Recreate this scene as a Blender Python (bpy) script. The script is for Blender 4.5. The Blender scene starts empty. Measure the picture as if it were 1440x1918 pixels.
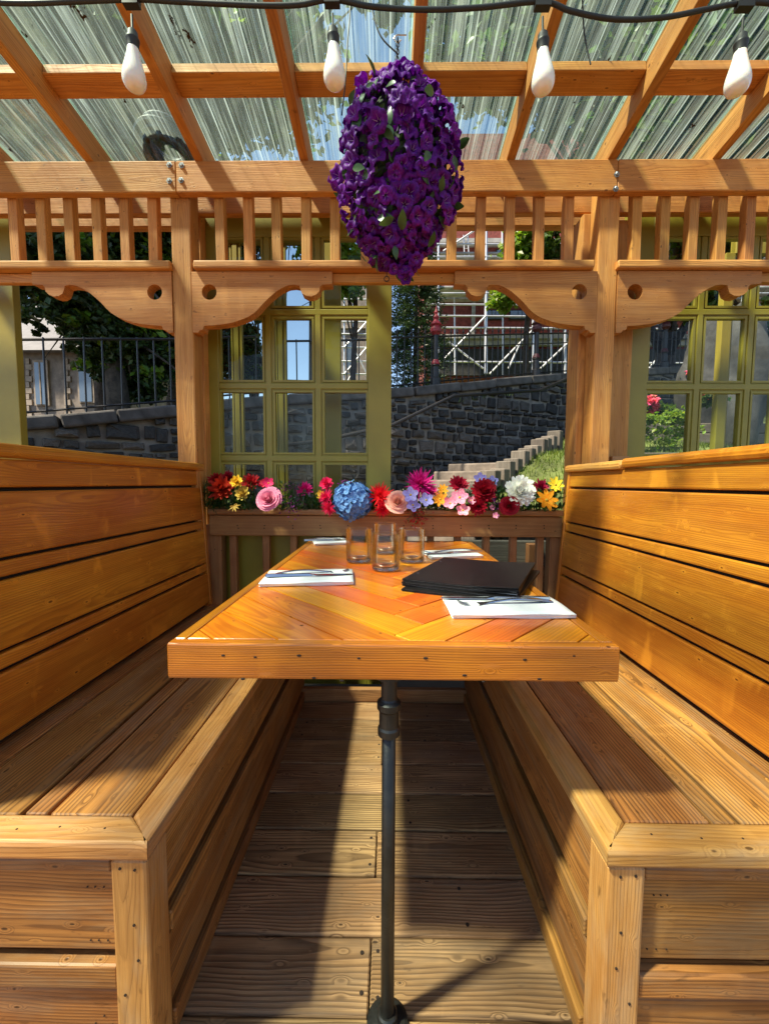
import bpy, math, random
from mathutils import Vector, Matrix, Euler
R = math.radians
rng = random.Random(11)
S = bpy.context.scene
COL = S.collection
# ------------------------------------------------------------------ camera
FPX, CX, CY = 767.0, 720.0, 959.0
cam = bpy.data.objects.new('camera', bpy.data.cameras.new('camera')); COL.objects.link(cam)
cam.location = (0, 0, 1.05)
CR = Matrix.Rotation(R(0.6), 3, 'Z') @ Matrix.Rotation(R(90 - 4.03), 3, 'X') @ Matrix.Rotation(R(0.25), 3, 'Z')
cam.rotation_euler = CR.to_euler()
cam.data.sensor_fit = 'HORIZONTAL'; cam.data.sensor_width = 36; cam.data.lens = FPX / 1440 * 36
cam.data.clip_start = 0.05; cam.data.clip_end = 2000
S.camera = cam
# ------------------------------------------------------------------ world, sun, exposure
TOSUN = Vector((-0.58, -0.27, 1.0)).normalized()
w = bpy.data.worlds.new('World'); S.world = w; w.use_nodes = True
nt = w.node_tree; bg = nt.nodes['Background']
sky = nt.nodes.new('ShaderNodeTexSky'); sky.sky_type = 'NISHITA'; sky.sun_disc = False
sky.sun_elevation = math.asin(TOSUN.z); sky.sun_rotation = math.atan2(TOSUN.x, TOSUN.y) % (2 * math.pi)
nt.links.new(sky.outputs[0], bg.inputs[0]); bg.inputs[1].default_value = 0.095; sky.dust_density = .6; sky.ozone_density = 1.6
sl = bpy.data.lights.new('sun', 'SUN'); sl.energy = 5.0; sl.angle = R(4.0); sl.color = (1, .88, .69)
so = bpy.data.objects.new('sun', sl); COL.objects.link(so); so.rotation_euler = TOSUN.to_track_quat('Z', 'Y').to_euler()
S.view_settings.view_transform = 'Standard'; S.view_settings.look = 'None'
S.view_settings.exposure = 1.38; S.view_settings.gamma = 1.0
S.render.engine = 'CYCLES'
S.cycles.max_bounces = 14; S.cycles.transmission_bounces = 14; S.cycles.transparent_max_bounces = 24; S.cycles.diffuse_bounces = 5
S.cycles.caustics_reflective = False

# ------------------------------------------------------------------ helpers
def ray(px, py):
    return CR @ Vector(((px - CX) / FPX, -(py - CY) / FPX, -1))
C0 = Vector((0, 0, 1.05))
def at(px, py, Y):
    d = ray(px, py); return C0 + d * (Y / d.y)
def atz(px, py, z):
    d = ray(px, py); return C0 + d * ((z - 1.05) / d.z)

def tag(o, label=None, cat=None, group=None, kind=None):
    if label: o['label'] = label
    if cat: o['category'] = cat
    if cat and not kind: kind = 'thing'
    if group: o['group'] = group
    if kind: o['kind'] = kind
    return o
def thing(name, loc=(0, 0, 0), label=None, cat=None, group=None, kind=None, rz=0):
    o = bpy.data.objects.new(name, None); COL.objects.link(o)
    o.location = loc; o.rotation_euler = (0, 0, rz); o.empty_display_size = .05
    return tag(o, label, cat, group, kind)
def link(name, me, parent=None, M=None):
    o = bpy.data.objects.new(name, me); COL.objects.link(o)
    if parent is not None:
        o.parent = parent
        if M is not None:                       # M is a world matrix
            o.matrix_local = wm(parent).inverted() @ M
    elif M is not None: o.matrix_local = M
    return o
def wm(o):
    m = Matrix.LocRotScale(o.location, o.rotation_euler, o.scale)
    return wm(o.parent) @ m if o.parent else m

class MB:
    def __init__(s): s.v = []; s.f = []; s.m = []
    def add(s, vs, fs, mi=0):
        b = len(s.v); s.v += [tuple(v) for v in vs]; s.f += [tuple(b + i for i in f) for f in fs]; s.m += [mi] * len(fs); return s
    def box(s, a, b, mi=0):
        x0, y0, z0 = a; x1, y1, z1 = b
        return s.add([(x0,y0,z0),(x1,y0,z0),(x1,y1,z0),(x0,y1,z0),(x0,y0,z1),(x1,y0,z1),(x1,y1,z1),(x0,y1,z1)],
              [(0,3,2,1),(4,5,6,7),(0,1,5,4),(1,2,6,5),(2,3,7,6),(3,0,4,7)], mi)
    def tube(s, pts, r, n=8, mi=0, cap=True):
        pts = [Vector(p) for p in pts]; rr = r if isinstance(r, (list, tuple)) else [r] * len(pts)
        up = None; vs = []
        for i, p in enumerate(pts):
            t = (pts[min(i + 1, len(pts) - 1)] - pts[max(i - 1, 0)]).normalized()
            if up is None: up = Vector((0, 0, 1)) if abs(t.z) < .9 else Vector((1, 0, 0))
            a = t.cross(up).normalized(); up = a.cross(t).normalized()
            for k in range(n):
                q = 2 * math.pi * k / n; vs.append(p + (a * math.cos(q) + up * math.sin(q)) * rr[i])
        fs = [(i*n + k, i*n + (k+1) % n, (i+1)*n + (k+1) % n, (i+1)*n + k) for i in range(len(pts) - 1) for k in range(n)]
        if cap: fs += [tuple(range(n))[::-1], tuple((len(pts)-1)*n + k for k in range(n))]
        return s.add(vs, fs, mi)
    def lathe(s, prof, n=24, M=None, mi=0):
        vs = []
        for r, z in prof:
            for k in range(n):
                q = 2*math.pi*k/n; v = Vector((r*math.cos(q), r*math.sin(q), z)); vs.append(M @ v if M else v)
        fs = [(i*n + k, i*n + (k+1) % n, (i+1)*n + (k+1) % n, (i+1)*n + k) for i in range(len(prof)-1) for k in range(n)]
        fs += [tuple(range(n))[::-1], tuple((len(prof)-1)*n + k for k in range(n))]
        return s.add(vs, fs, mi)
    def ico(s, c, r, mi=0, sq=(1,1,1)):
        t = (1 + 5**.5) / 2; n = math.sqrt(1 + t*t)
        vs = [(-1,t,0),(1,t,0),(-1,-t,0),(1,-t,0),(0,-1,t),(0,1,t),(0,-1,-t),(0,1,-t),(t,0,-1),(t,0,1),(-t,0,-1),(-t,0,1)]
        fs = [(0,11,5),(0,5,1),(0,1,7),(0,7,10),(0,10,11),(1,5,9),(5,11,4),(11,10,2),(10,7,6),(7,1,8),(3,9,4),(3,4,2),(3,2,6),(3,6,8),(3,8,9),(4,9,5),(2,4,11),(6,2,10),(8,6,7),(9,8,1)]
        return s.add([(c[0]+v[0]/n*r*sq[0], c[1]+v[1]/n*r*sq[1], c[2]+v[2]/n*r*sq[2]) for v in vs], fs, mi)
    def mesh(s, name, mats, smooth=False):
        me = bpy.data.meshes.new(name); me.from_pydata(s.v, [], s.f)
        for m in (mats if isinstance(mats, (list, tuple)) else [mats]): me.materials.append(m)
        if any(s.m): me.polygons.foreach_set('material_index', s.m)
        if smooth: me.polygons.foreach_set('use_smooth', [True] * len(me.polygons))
        me.update(); return me
    def build(s, name, mats, parent=None, smooth=False, M=None):
        # vertices are world coordinates unless M is given
        if parent is not None and M is None: M = Matrix.Identity(4)
        return link(name, s.mesh(name, mats, smooth), parent, M)

def frame(x, up, o):
    x = Vector(x).normalized(); y = Vector(up).cross(x).normalized(); z = x.cross(y).normalized()
    return Matrix(((x.x, y.x, z.x, o[0]), (x.y, y.y, z.y, o[1]), (x.z, y.z, z.z, o[2]), (0, 0, 0, 1)))

_pm = {}
def board_mesh(L, W, T, mat, ch=.004):
    key = (round(L, 4), round(W, 4), round(T, 4), mat.name, ch)
    if key in _pm: return _pm[key]
    hy, hz, hx = W/2, T/2, L/2; sec = []
    for (sy, sz, a0) in ((1,1,0),(-1,1,90),(-1,-1,180),(1,-1,270)):
        for a in (0, 45, 90):
            q = R(a0 + a); sec.append((sy*(hy-ch) + math.cos(q)*ch, sz*(hz-ch) + math.sin(q)*ch))
    n = 12; e = ch*.6; vs = []
    k = 1 - e/min(hy, hz) * 1.0
    for x, sc in ((-hx, 0), (-hx+e, 1), (hx-e, 1), (hx, 0)):
        for (y, z) in sec:
            if sc: vs.append((x, y, z))
            else: vs.append((x, math.copysign(max(abs(y)-e, 0), y), math.copysign(max(abs(z)-e, 0), z)))
    fs = [(i*n+j, (i+1)*n+j, (i+1)*n+(j+1) % n, i*n+(j+1) % n)[::-1] for i in range(3) for j in range(n)]
    fs += [tuple(range(n))[::-1], tuple(3*n+j for j in range(n))]
    me = bpy.data.meshes.new('board'); me.from_pydata(vs, [], fs); me.materials.append(mat); me.update()
    _pm[key] = me; return me
def board(name, p0, p1, W, T, mat, parent, up=(0,0,1), ch=.004, jit=0.0):
    """A sawn board from p0 to p1 (centre line), width W, thickness T along `up`."""
    p0 = Vector(p0); p1 = Vector(p1); L = (p1-p0).length; c = (p0+p1)/2
    if jit: c = c + Vector(up).normalized()*rng.uniform(-jit, jit)
    M = frame(p1-p0, up, c)
    if jit: M = M @ Matrix.Rotation(rng.uniform(-jit, jit)*1.2, 4, 'X')
    return link(name, board_mesh(L, W, T, mat, ch), parent, M)

# ------------------------------------------------------------------ materials
class NT:
    def __init__(s, name):
        s.m = bpy.data.materials.new(name); s.m.use_nodes = True; s.t = s.m.node_tree
        s.p = s.t.nodes['Principled BSDF']; s.out = s.t.nodes['Material Output']
    def n(s, typ, **kw):
        d = s.t.nodes.new(typ)
        for k, v in kw.items(): setattr(d, k, v)
        return d
    def l(s, a, b): s.t.links.new(a, b)
    def setin(s, sock, v):
        if hasattr(v, 'is_linked') or hasattr(v, 'links'): s.l(v, sock)
        elif isinstance(v, (tuple, list)) and len(v) == 3 and sock.type == 'RGBA': sock.default_value = (*v, 1)
        else: sock.default_value = v
    def math(s, op, a, b=0.0, c=None, clamp=False):
        d = s.n('ShaderNodeMath', operation=op, use_clamp=clamp); s.setin(d.inputs[0], a); s.setin(d.inputs[1], b)
        if c is not None: s.setin(d.inputs[2], c)
        return d.outputs[0]
    def mix(s, f, a, b, mode='MIX'):
        d = s.n('ShaderNodeMix', data_type='RGBA', blend_type=mode); s.setin(d.inputs[0], f); s.setin(d.inputs[6], a); s.setin(d.inputs[7], b); return d.outputs[2]
    def xyz(s, x, y, z):
        d = s.n('ShaderNodeCombineXYZ'); s.setin(d.inputs[0], x); s.setin(d.inputs[1], y); s.setin(d.inputs[2], z); return d.outputs[0]
    def noise(s, vec, scale=1.0, detail=2.0, rough=.5, dist=0.0):
        d = s.n('ShaderNodeTexNoise'); s.l(vec, d.inputs['Vector']); d.inputs['Scale'].default_value = scale
        d.inputs['Detail'].default_value = detail; d.inputs['Roughness'].default_value = rough; d.inputs['Distortion'].default_value = dist; return d.outputs[0]
    def ramp(s, f, stops):
        d = s.n('ShaderNodeValToRGB'); s.l(f, d.inputs[0]); e = d.color_ramp.elements
        while len(e) < len(stops): e.new(.5)
        for i, (p, c) in enumerate(stops):
            e[i].position = p; e[i].color = (*c, 1) if isinstance(c, tuple) else (c, c, c, 1)
        return d.outputs[0]
    def smooth(s, v, a, b, lo=0.0, hi=1.0):
        d = s.n('ShaderNodeMapRange', interpolation_type='SMOOTHSTEP'); s.l(v, d.inputs[0])
        for i, x in enumerate((a, b, lo, hi)): d.inputs[i+1].default_value = x
        return d.outputs[0]
    def bump(s, h, strength=.3, dist=.002):
        d = s.n('ShaderNodeBump'); s.l(h, d.inputs['Height']); d.inputs['Strength'].default_value = strength; d.inputs['Distance'].default_value = dist
        s.l(d.outputs[0], s.p.inputs['Normal']); return d

def wood(name, light, mid, dark, halo=.14, rough=.55, coat=0.0, contrast=.5, knots=1.0, var=.25, ring=.0062, wear=0.0, wearcol=(.3,.27,.22), bump=.35, hue=.012, uv=True):
    N = NT(name); tc = N.n('ShaderNodeTexCoord'); oi = N.n('ShaderNodeObjectInfo'); rnd = oi.outputs['Random']
    sep = N.n('ShaderNodeSeparateXYZ'); N.l(tc.outputs['Object'], sep.inputs[0]); X, Y, Z = sep.outputs
    def fr(k): return N.math('FRACT', N.math('MULTIPLY', rnd, k))
    r1, r2, r3, r4 = fr(71.3), fr(193.7), fr(37.9), fr(411.1)
    Xo = N.math('ADD', X, N.math('MULTIPLY', r1, 47.0))
    # knots on the broad faces
    kv = N.xyz(N.math('MULTIPLY', Xo, 3.1), N.math('MULTIPLY', N.math('ADD', Y, r2), 7.0), N.math('MULTIPLY', Z, 4.0))
    vo = N.n('ShaderNodeTexVoronoi', feature='F1'); N.l(kv, vo.inputs['Vector']); vo.inputs['Randomness'].default_value = 1
    kc = N.n('ShaderNodeSeparateColor'); N.l(vo.outputs['Color'], kc.inputs[0])
    on = N.math('LESS_THAN', kc.outputs[0], .62 * knots)
    wid = N.math('ADD', N.math('MULTIPLY', kc.outputs[1], .6), .5)
    kd = N.math('DIVIDE', vo.outputs['Distance'], wid)
    infl = N.math('MULTIPLY', N.smooth(kd, .42, 0, 0, 1), on)
    core = N.math('MULTIPLY', N.smooth(kd, .125, .07, 0, 1), on)
    # rings of the tree the board was cut from
    ln = N.noise(N.xyz(N.math('MULTIPLY', Xo, 2.2), N.math('MULTIPLY', Y, 9.0), N.math('MULTIPLY', Z, 9.0)), 1, 2, .5)
    lo = N.noise(N.xyz(N.math('MULTIPLY', Xo, .8), r3, 0.0), 1, 1, .5)
    wob = N.math('MULTIPLY', N.math('SUBTRACT', ln, .5), .030)
    y2 = N.math('ADD', N.math('ADD', Y, wob), N.math('MULTIPLY', N.math('SUBTRACT', r2, .5), .16))
    z2 = N.math('ADD', N.math('ADD', Z, wob), N.math('ADD', N.math('MULTIPLY', r3, -.07), N.math('MULTIPLY', N.math('SUBTRACT', lo, .5), .09)))
    rad = N.math('SQRT', N.math('ADD', N.math('MULTIPLY', y2, y2), N.math('MULTIPLY', z2, z2)))
    rad = N.math('ADD', rad, N.math('MULTIPLY', infl, .018))
    ph = N.math('ADD', N.math('DIVIDE', rad, ring), N.math('MULTIPLY', N.noise(N.xyz(N.math('MULTIPLY', Xo, 6), N.math('MULTIPLY', Y, 60), N.math('MULTIPLY', Z, 60)), 1, 1), .5))
    sw = N.math('FRACT', ph)
    late = N.math('MULTIPLY', N.smooth(sw, .25, .86, 0, 1), N.smooth(sw, 1.0, .9, 0, 1))
    fib = N.noise(N.xyz(N.math('MULTIPLY', Xo, 9), N.math('MULTIPLY', Y, 420), N.math('MULTIPLY', Z, 420)), 1, 2, .6)
    fib2 = N.noise(N.xyz(N.math('MULTIPLY', Xo, 2.5), N.math('MULTIPLY', Y, 60), N.math('MULTIPLY', Z, 60)), 1, 3, .6)
    blot = N.noise(N.xyz(N.math('MULTIPLY', Xo, 4), N.math('MULTIPLY', Y, 9), N.math('MULTIPLY', Z, 9)), 1, 3, .6)
    c = N.mix(N.smooth(blot, .3, .7), light, mid)
    c = N.mix(N.math('MULTIPLY', late, contrast), c, dark)
    c = N.mix(N.smooth(fib2, .35, .75, 0, .45), c, dark)
    big = N.noise(N.xyz(N.math('MULTIPLY', Xo, 1.7), N.math('MULTIPLY', Y, 5), N.math('MULTIPLY', Z, 5)), 1, 4, .65)
    c = N.mix(N.smooth(big, .45, .68, 0, .40), c, tuple((m_+d_)*.5 for m_, d_ in zip(mid, dark)))
    c = N.mix(N.smooth(fib, .3, .8, 0, .28), c, dark)
    flare = N.noise(N.xyz(N.math('MULTIPLY', Xo, 7.5), N.math('MULTIPLY', Y, 3.5), N.math('MULTIPLY', Z, 3.5)), 1, 3, .6, .6)
    c = N.mix(N.smooth(flare, .58, .70, 0, halo*1.25), c, tuple(min(1, v*1.25) for v in light))
    c = N.mix(N.math('MULTIPLY', infl, halo), c, tuple(min(1, v*1.22) for v in light))
    if wear:
        wn = N.noise(N.xyz(N.math('MULTIPLY', Xo, 3), N.math('MULTIPLY', Y, 12), N.math('MULTIPLY', Z, 12)), 1.3, 4, .7)
        c = N.mix(N.smooth(wn, .42, .72, 0, wear), c, wearcol)
        st = N.noise(N.xyz(N.math('MULTIPLY', Xo, 8), N.math('MULTIPLY', Y, 22), N.math('MULTIPLY', Z, 22)), 1.7, 3, .7)
        c = N.mix(N.smooth(st, .64, .74, 0, .55), c, tuple(v*.35 for v in dark))
    kcol = tuple(v*.45 for v in dark)
    c = N.mix(N.math('MULTIPLY', core, .88), c, kcol)
    hs = N.n('ShaderNodeHueSaturation'); N.l(c, hs.inputs['Color'])
    N.l(N.math('ADD', N.math('MULTIPLY', r4, 2*var), 1-var), hs.inputs['Value'])
    N.l(N.math('ADD', N.math('MULTIPLY', r2, hue), .5-hue/2), hs.inputs['Hue'])
    N.l(hs.outputs[0], N.p.inputs['Base Color'])
    N.l(N.math('ADD', N.math('MULTIPLY', fib2, .25), rough-.12), N.p.inputs['Roughness'])
    N.p.inputs['Coat Weight'].default_value = coat; N.p.inputs['Coat Roughness'].default_value = .22
    N.p.inputs['Specular IOR Level'].default_value = .4
    h = N.math('SUBTRACT', N.math('ADD', N.math('MULTIPLY', fib, .5), N.math('MULTIPLY', fib2, .8)), N.math('ADD', N.math('MULTIPLY', late, -.35), N.math('MULTIPLY', core, .6)))
    N.bump(h, bump, .0015)
    return N.m

def plain(name, col, rough=.5, metal=0.0, coat=0.0, nscale=0, namt=.25, bump=0.0, bscale=80, trans=0.0, sss=0.0, spec=.5, perisland=0.0, transl=0.0):
    N = NT(name); p = N.p
    p.inputs['Roughness'].default_value = rough; p.inputs['Metallic'].default_value = metal
    p.inputs['Coat Weight'].default_value = coat; p.inputs['Specular IOR Level'].default_value = spec
    if trans: p.inputs['Transmission Weight'].default_value = trans
    c = None; tc = N.n('ShaderNodeTexCoord')
    if nscale:
        v = N.noise(tc.outputs['Object'], nscale, 4, .6)
        c = N.mix(N.smooth(v, .3, .7), tuple(x*(1-namt) for x in col), tuple(min(x*(1+namt), 1) for x in col))
    if perisland:
        g = N.n('ShaderNodeNewGeometry'); hs = N.n('ShaderNodeHueSaturation')
        if c is not None: N.l(c, hs.inputs['Color'])
        else: hs.inputs['Color'].default_value = (*col, 1)
        N.l(N.math('ADD', N.math('MULTIPLY', g.outputs['Random Per Island'], 2*perisland), 1-perisland), hs.inputs['Value'])
        N.l(N.math('ADD', N.math('MULTIPLY', N.math('FRACT', N.math('MULTIPLY', g.outputs['Random Per Island'], 57.)), .05), .475), hs.inputs['Hue'])
        c = hs.outputs[0]
    if c is not None: N.l(c, p.inputs['Base Color'])
    else: p.inputs['Base Color'].default_value = (*col, 1)
    if bump:
        N.bump(N.noise(tc.outputs['Object'], bscale, 3, .6), bump, .004)
    if transl:
        t = N.n('ShaderNodeBsdfTranslucent'); mx = N.n('ShaderNodeMixShader'); mx.inputs[0].default_value = transl
        if c is not None: N.l(N.mix(1.0, c, (1.3, 1.25, .6), 'MULTIPLY'), t.inputs[0])
        else: t.inputs[0].default_value = (*[min(1, x*1.3) for x in col], 1)
        N.l(p.outputs[0], mx.inputs[1]); N.l(t.outputs[0], mx.inputs[2]); N.l(mx.outputs[0], N.out.inputs[0])
    return N.m

W_BACK = wood('varnished_pine', (.72,.280,.022), (.58,.185,.012), (.26,.064,.004), rough=.42, halo=.42, coat=.35, contrast=.42, knots=.9, var=.14, ring=.005)
W_TABLE = wood('lacquered_pine', (.82,.30,.008), (.72,.19,.006), (.36,.065,.003), rough=.34, coat=.9, contrast=.5, knots=.8, var=.17, hue=.035, bump=.15, ring=.007)
W_APRON = wood('lacquered_edge_pine', (.62,.215,.011), (.46,.135,.007), (.17,.042,.003), rough=.35, coat=.7, contrast=.5, knots=.8, var=.1, ring=.004, bump=.5)
W_SEAT = wood('worn_seat_pine', (.58,.255,.060), (.38,.140,.029), (.095,.033,.008), rough=.55, coat=.08, contrast=.78, knots=.7, var=.16, ring=.0075, bump=.6, wear=.25, wearcol=(.36,.27,.17))
W_NOSE = wood('pale_nosing_pine', (.66,.330,.095), (.50,.215,.050), (.20,.075,.016), rough=.5, coat=.1, contrast=.30, knots=.6, var=.10, ring=.006, wear=.3, wearcol=(.46,.36,.24), bump=.5)
W_PANEL = wood('bench_panel_pine', (.50,.215,.050), (.33,.120,.024), (.095,.032,.007), rough=.55, coat=.06, contrast=.62, knots=.9, var=.18, ring=.0065, wear=.3, wearcol=(.30,.22,.13), bump=.5)
W_DECK = wood('weathered_deck', (.56,.32,.145), (.35,.180,.072), (.075,.033,.012), rough=.72, coat=0, contrast=.7, knots=.9, var=.20, ring=.008, wear=.55, wearcol=(.19,.12,.07), bump=.9)
W_CEDAR = wood('pergola_cedar', (.72,.350,.088), (.60,.25,.052), (.28,.09,.018), rough=.62, coat=0, contrast=.42, knots=.8, var=.13, ring=.0065, bump=.5, wear=.12, wearcol=(.5,.33,.2))
W_RAIL = wood('railing_stain', (.44,.22,.085), (.34,.15,.052), (.15,.058,.018), rough=.55, coat=.1, contrast=.45, knots=.7, var=.15, ring=.006)
W_OLD = wood('grey_sleeper', (.24,.21,.17), (.17,.145,.115), (.06,.05,.04), rough=.85, contrast=.6, knots=.5, var=.25, ring=.009, wear=.5, wearcol=(.13,.12,.10), bump=1.0)
M_OLIVE = plain('olive_paint', (.275,.225,.026), rough=.42, nscale=6, namt=.08, bump=.08, bscale=120)
M_BLACK = plain('black_iron', (.010,.009,.008), rough=.45, metal=0.0, nscale=30, namt=.5, bump=.15, bscale=200)
M_RUBBER = plain('black_rubber', (.012,.012,.012), rough=.5)
M_HOLE = plain('screw_hole', (.02,.008,.004), rough=.8)
M_STEEL = plain('brushed_steel', (.62,.62,.62), rough=.22, metal=1.0)
M_GALV = plain('galvanised_tube', (.62,.63,.64), rough=.38, metal=.55, nscale=3, namt=.12)
M_BOLT = plain('zinc_bolt', (.30,.31,.33), rough=.45, metal=.8, nscale=60, namt=.3)
M_VOID = plain('dark_framing_gap_shade', (.03,.018,.010), rough=.9)  # dark framing; also the shade put between bench boards

def pane_mat():
    N = NT('window_glass'); t = N.n('ShaderNodeBsdfTransparent'); t.inputs[0].default_value = (.90,.93,.90,1)
    g = N.n('ShaderNodeBsdfGlossy'); g.inputs['Roughness'].default_value = .01
    fr = N.n('ShaderNodeFresnel'); fr.inputs[0].default_value = 1.45
    mx = N.n('ShaderNodeMixShader'); N.l(N.math('MULTIPLY', fr.outputs[0], .45, clamp=True), mx.inputs[0]); N.l(t.outputs[0], mx.inputs[1]); N.l(g.outputs[0], mx.inputs[2]); N.l(mx.outputs[0], N.out.inputs[0])
    return N.m
M_PANE = pane_mat()
def roof_mat():
    N = NT('weathered_polycarbonate'); tc = N.n('ShaderNodeTexCoord'); sp = N.n('ShaderNodeSeparateXYZ'); N.l(tc.outputs['Object'], sp.inputs[0]); X, Y, Z = sp.outputs
    st = N.noise(N.xyz(N.math('MULTIPLY', X, 38), N.math('MULTIPLY', Y, 1.1), 0.0), 1, 4, .75)
    st2 = N.noise(N.xyz(N.math('MULTIPLY', X, 130), N.math('MULTIPLY', Y, 2.5), 3.0), 1, 3, .7)
    grime = N.noise(N.xyz(N.math('MULTIPLY', X, 7), N.math('MULTIPLY', Y, 3.0), 7.0), 1, 6, .75)
    spots = N.noise(N.xyz(N.math('MULTIPLY', X, 26), N.math('MULTIPLY', Y, 16), 1.0), 1, 4, .7)
    leaf = N.smooth(N.noise(N.xyz(N.math('MULTIPLY', X, 9), N.math('MULTIPLY', Y, 5), 5.0), 1, 5, .75), .625, .66)
    milk = N.math('ADD', N.math('ADD', N.smooth(st, .45, .75, .10, .55), N.smooth(st2, .5, .75, 0, .22)), N.smooth(grime, .48, .75, 0, .35), clamp=True)
    rl = N.math('FRACT', N.math('DIVIDE', N.math('ADD', X, N.math('MULTIPLY', grime, .006)), .01863))
    rl2 = N.math('FRACT', N.math('DIVIDE', X, .0745))
    milk = N.math('ADD', milk, N.math('MULTIPLY', N.smooth(rl, .80, .95, 0, .22), N.smooth(st2, .35, .6)), clamp=True)
    milk = N.math('ADD', milk, N.smooth(rl2, .90, .97, 0, .28), clamp=True)
    milk = N.math('MAXIMUM', milk, N.smooth(spots, .68, .75, 0, .7))
    tr = N.n('ShaderNodeBsdfTransparent'); tr.inputs[0].default_value = (.72,.88,.83,1)
    tl = N.n('ShaderNodeBsdfTranslucent'); df = N.n('ShaderNodeBsdfDiffuse')
    wc = N.mix(N.smooth(grime, .4, .7), (.58,.74,.68), (.34,.42,.32))
    N.l(wc, tl.inputs[0]); N.l(N.mix(1.0, wc, (.35,.42,.42), 'MULTIPLY'), df.inputs[0])
    gl = N.n('ShaderNodeBsdfGlossy'); gl.inputs['Roughness'].default_value = .25
    m1 = N.n('ShaderNodeMixShader'); m1.inputs[0].default_value = .2; N.l(tl.outputs[0], m1.inputs[1]); N.l(df.outputs[0], m1.inputs[2])
    m2 = N.n('ShaderNodeMixShader'); N.l(N.math('MULTIPLY', milk, .64), m2.inputs[0]); N.l(tr.outputs[0], m2.inputs[1]); N.l(m1.outputs[0], m2.inputs[2])
    fr = N.n('ShaderNodeFresnel'); fr.inputs[0].default_value = 1.3
    m3 = N.n('ShaderNodeMixShader'); N.l(N.math('MULTIPLY', fr.outputs[0], .18), m3.inputs[0]); N.l(m2.outputs[0], m3.inputs[1]); N.l(gl.outputs[0], m3.inputs[2])
    dk = N.n('ShaderNodeBsdfDiffuse'); dk.inputs[0].default_value = (.05,.035,.02,1)
    m4 = N.n('ShaderNodeMixShader'); N.l(leaf, m4.inputs[0]); N.l(m3.outputs[0], m4.inputs[1]); N.l(dk.outputs[0], m4.inputs[2])
    N.l(m4.outputs[0], N.out.inputs[0]); return N.m
M_ROOF = roof_mat()

# ================================================================== DECK FLOOR
XC = -.018
deck = thing('deck_floor', (0, 0, 0), kind='structure')
MB().box((-3.2, -1.6, -.09), (3.2, 2.06, -.034)).build('joist_frame', M_VOID, deck)
y0 = .734 - .1455 * 15
seams = {14: .02, 15: -.035, 17: -.03, 18: .5, 20: -.02, 19: -.6, 16: .62}
dscr = MB()
for k in range(0, 24):
    ya = y0 + k*.1455; yc = ya + .1455/2
    if yc > 2.03: break
    js = seams.get(k, rng.uniform(-.9, .9))
    for a, b in ((-3.1, js-.0015), (js+.0015, 3.1)):
        board('plank', (a, yc, -.016), (b, yc, -.016), .1405, .032, W_DECK, deck, (0, 0, 1), .005, jit=.0012)
    for xs_ in (js-.018, js+.018, js-.43, js+.43):
        for dy in (-.04, .042):
            if abs(xs_) < .5: dscr.lathe([(.0042, -.0005), (.0042, .0011)], 8, Matrix.Translation((xs_+rng.uniform(-.004,.004), yc+dy+rng.uniform(-.006,.006), 0)))
tag(dscr.build('deck_screws', M_HOLE, deck), kind='stuff')
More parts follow.
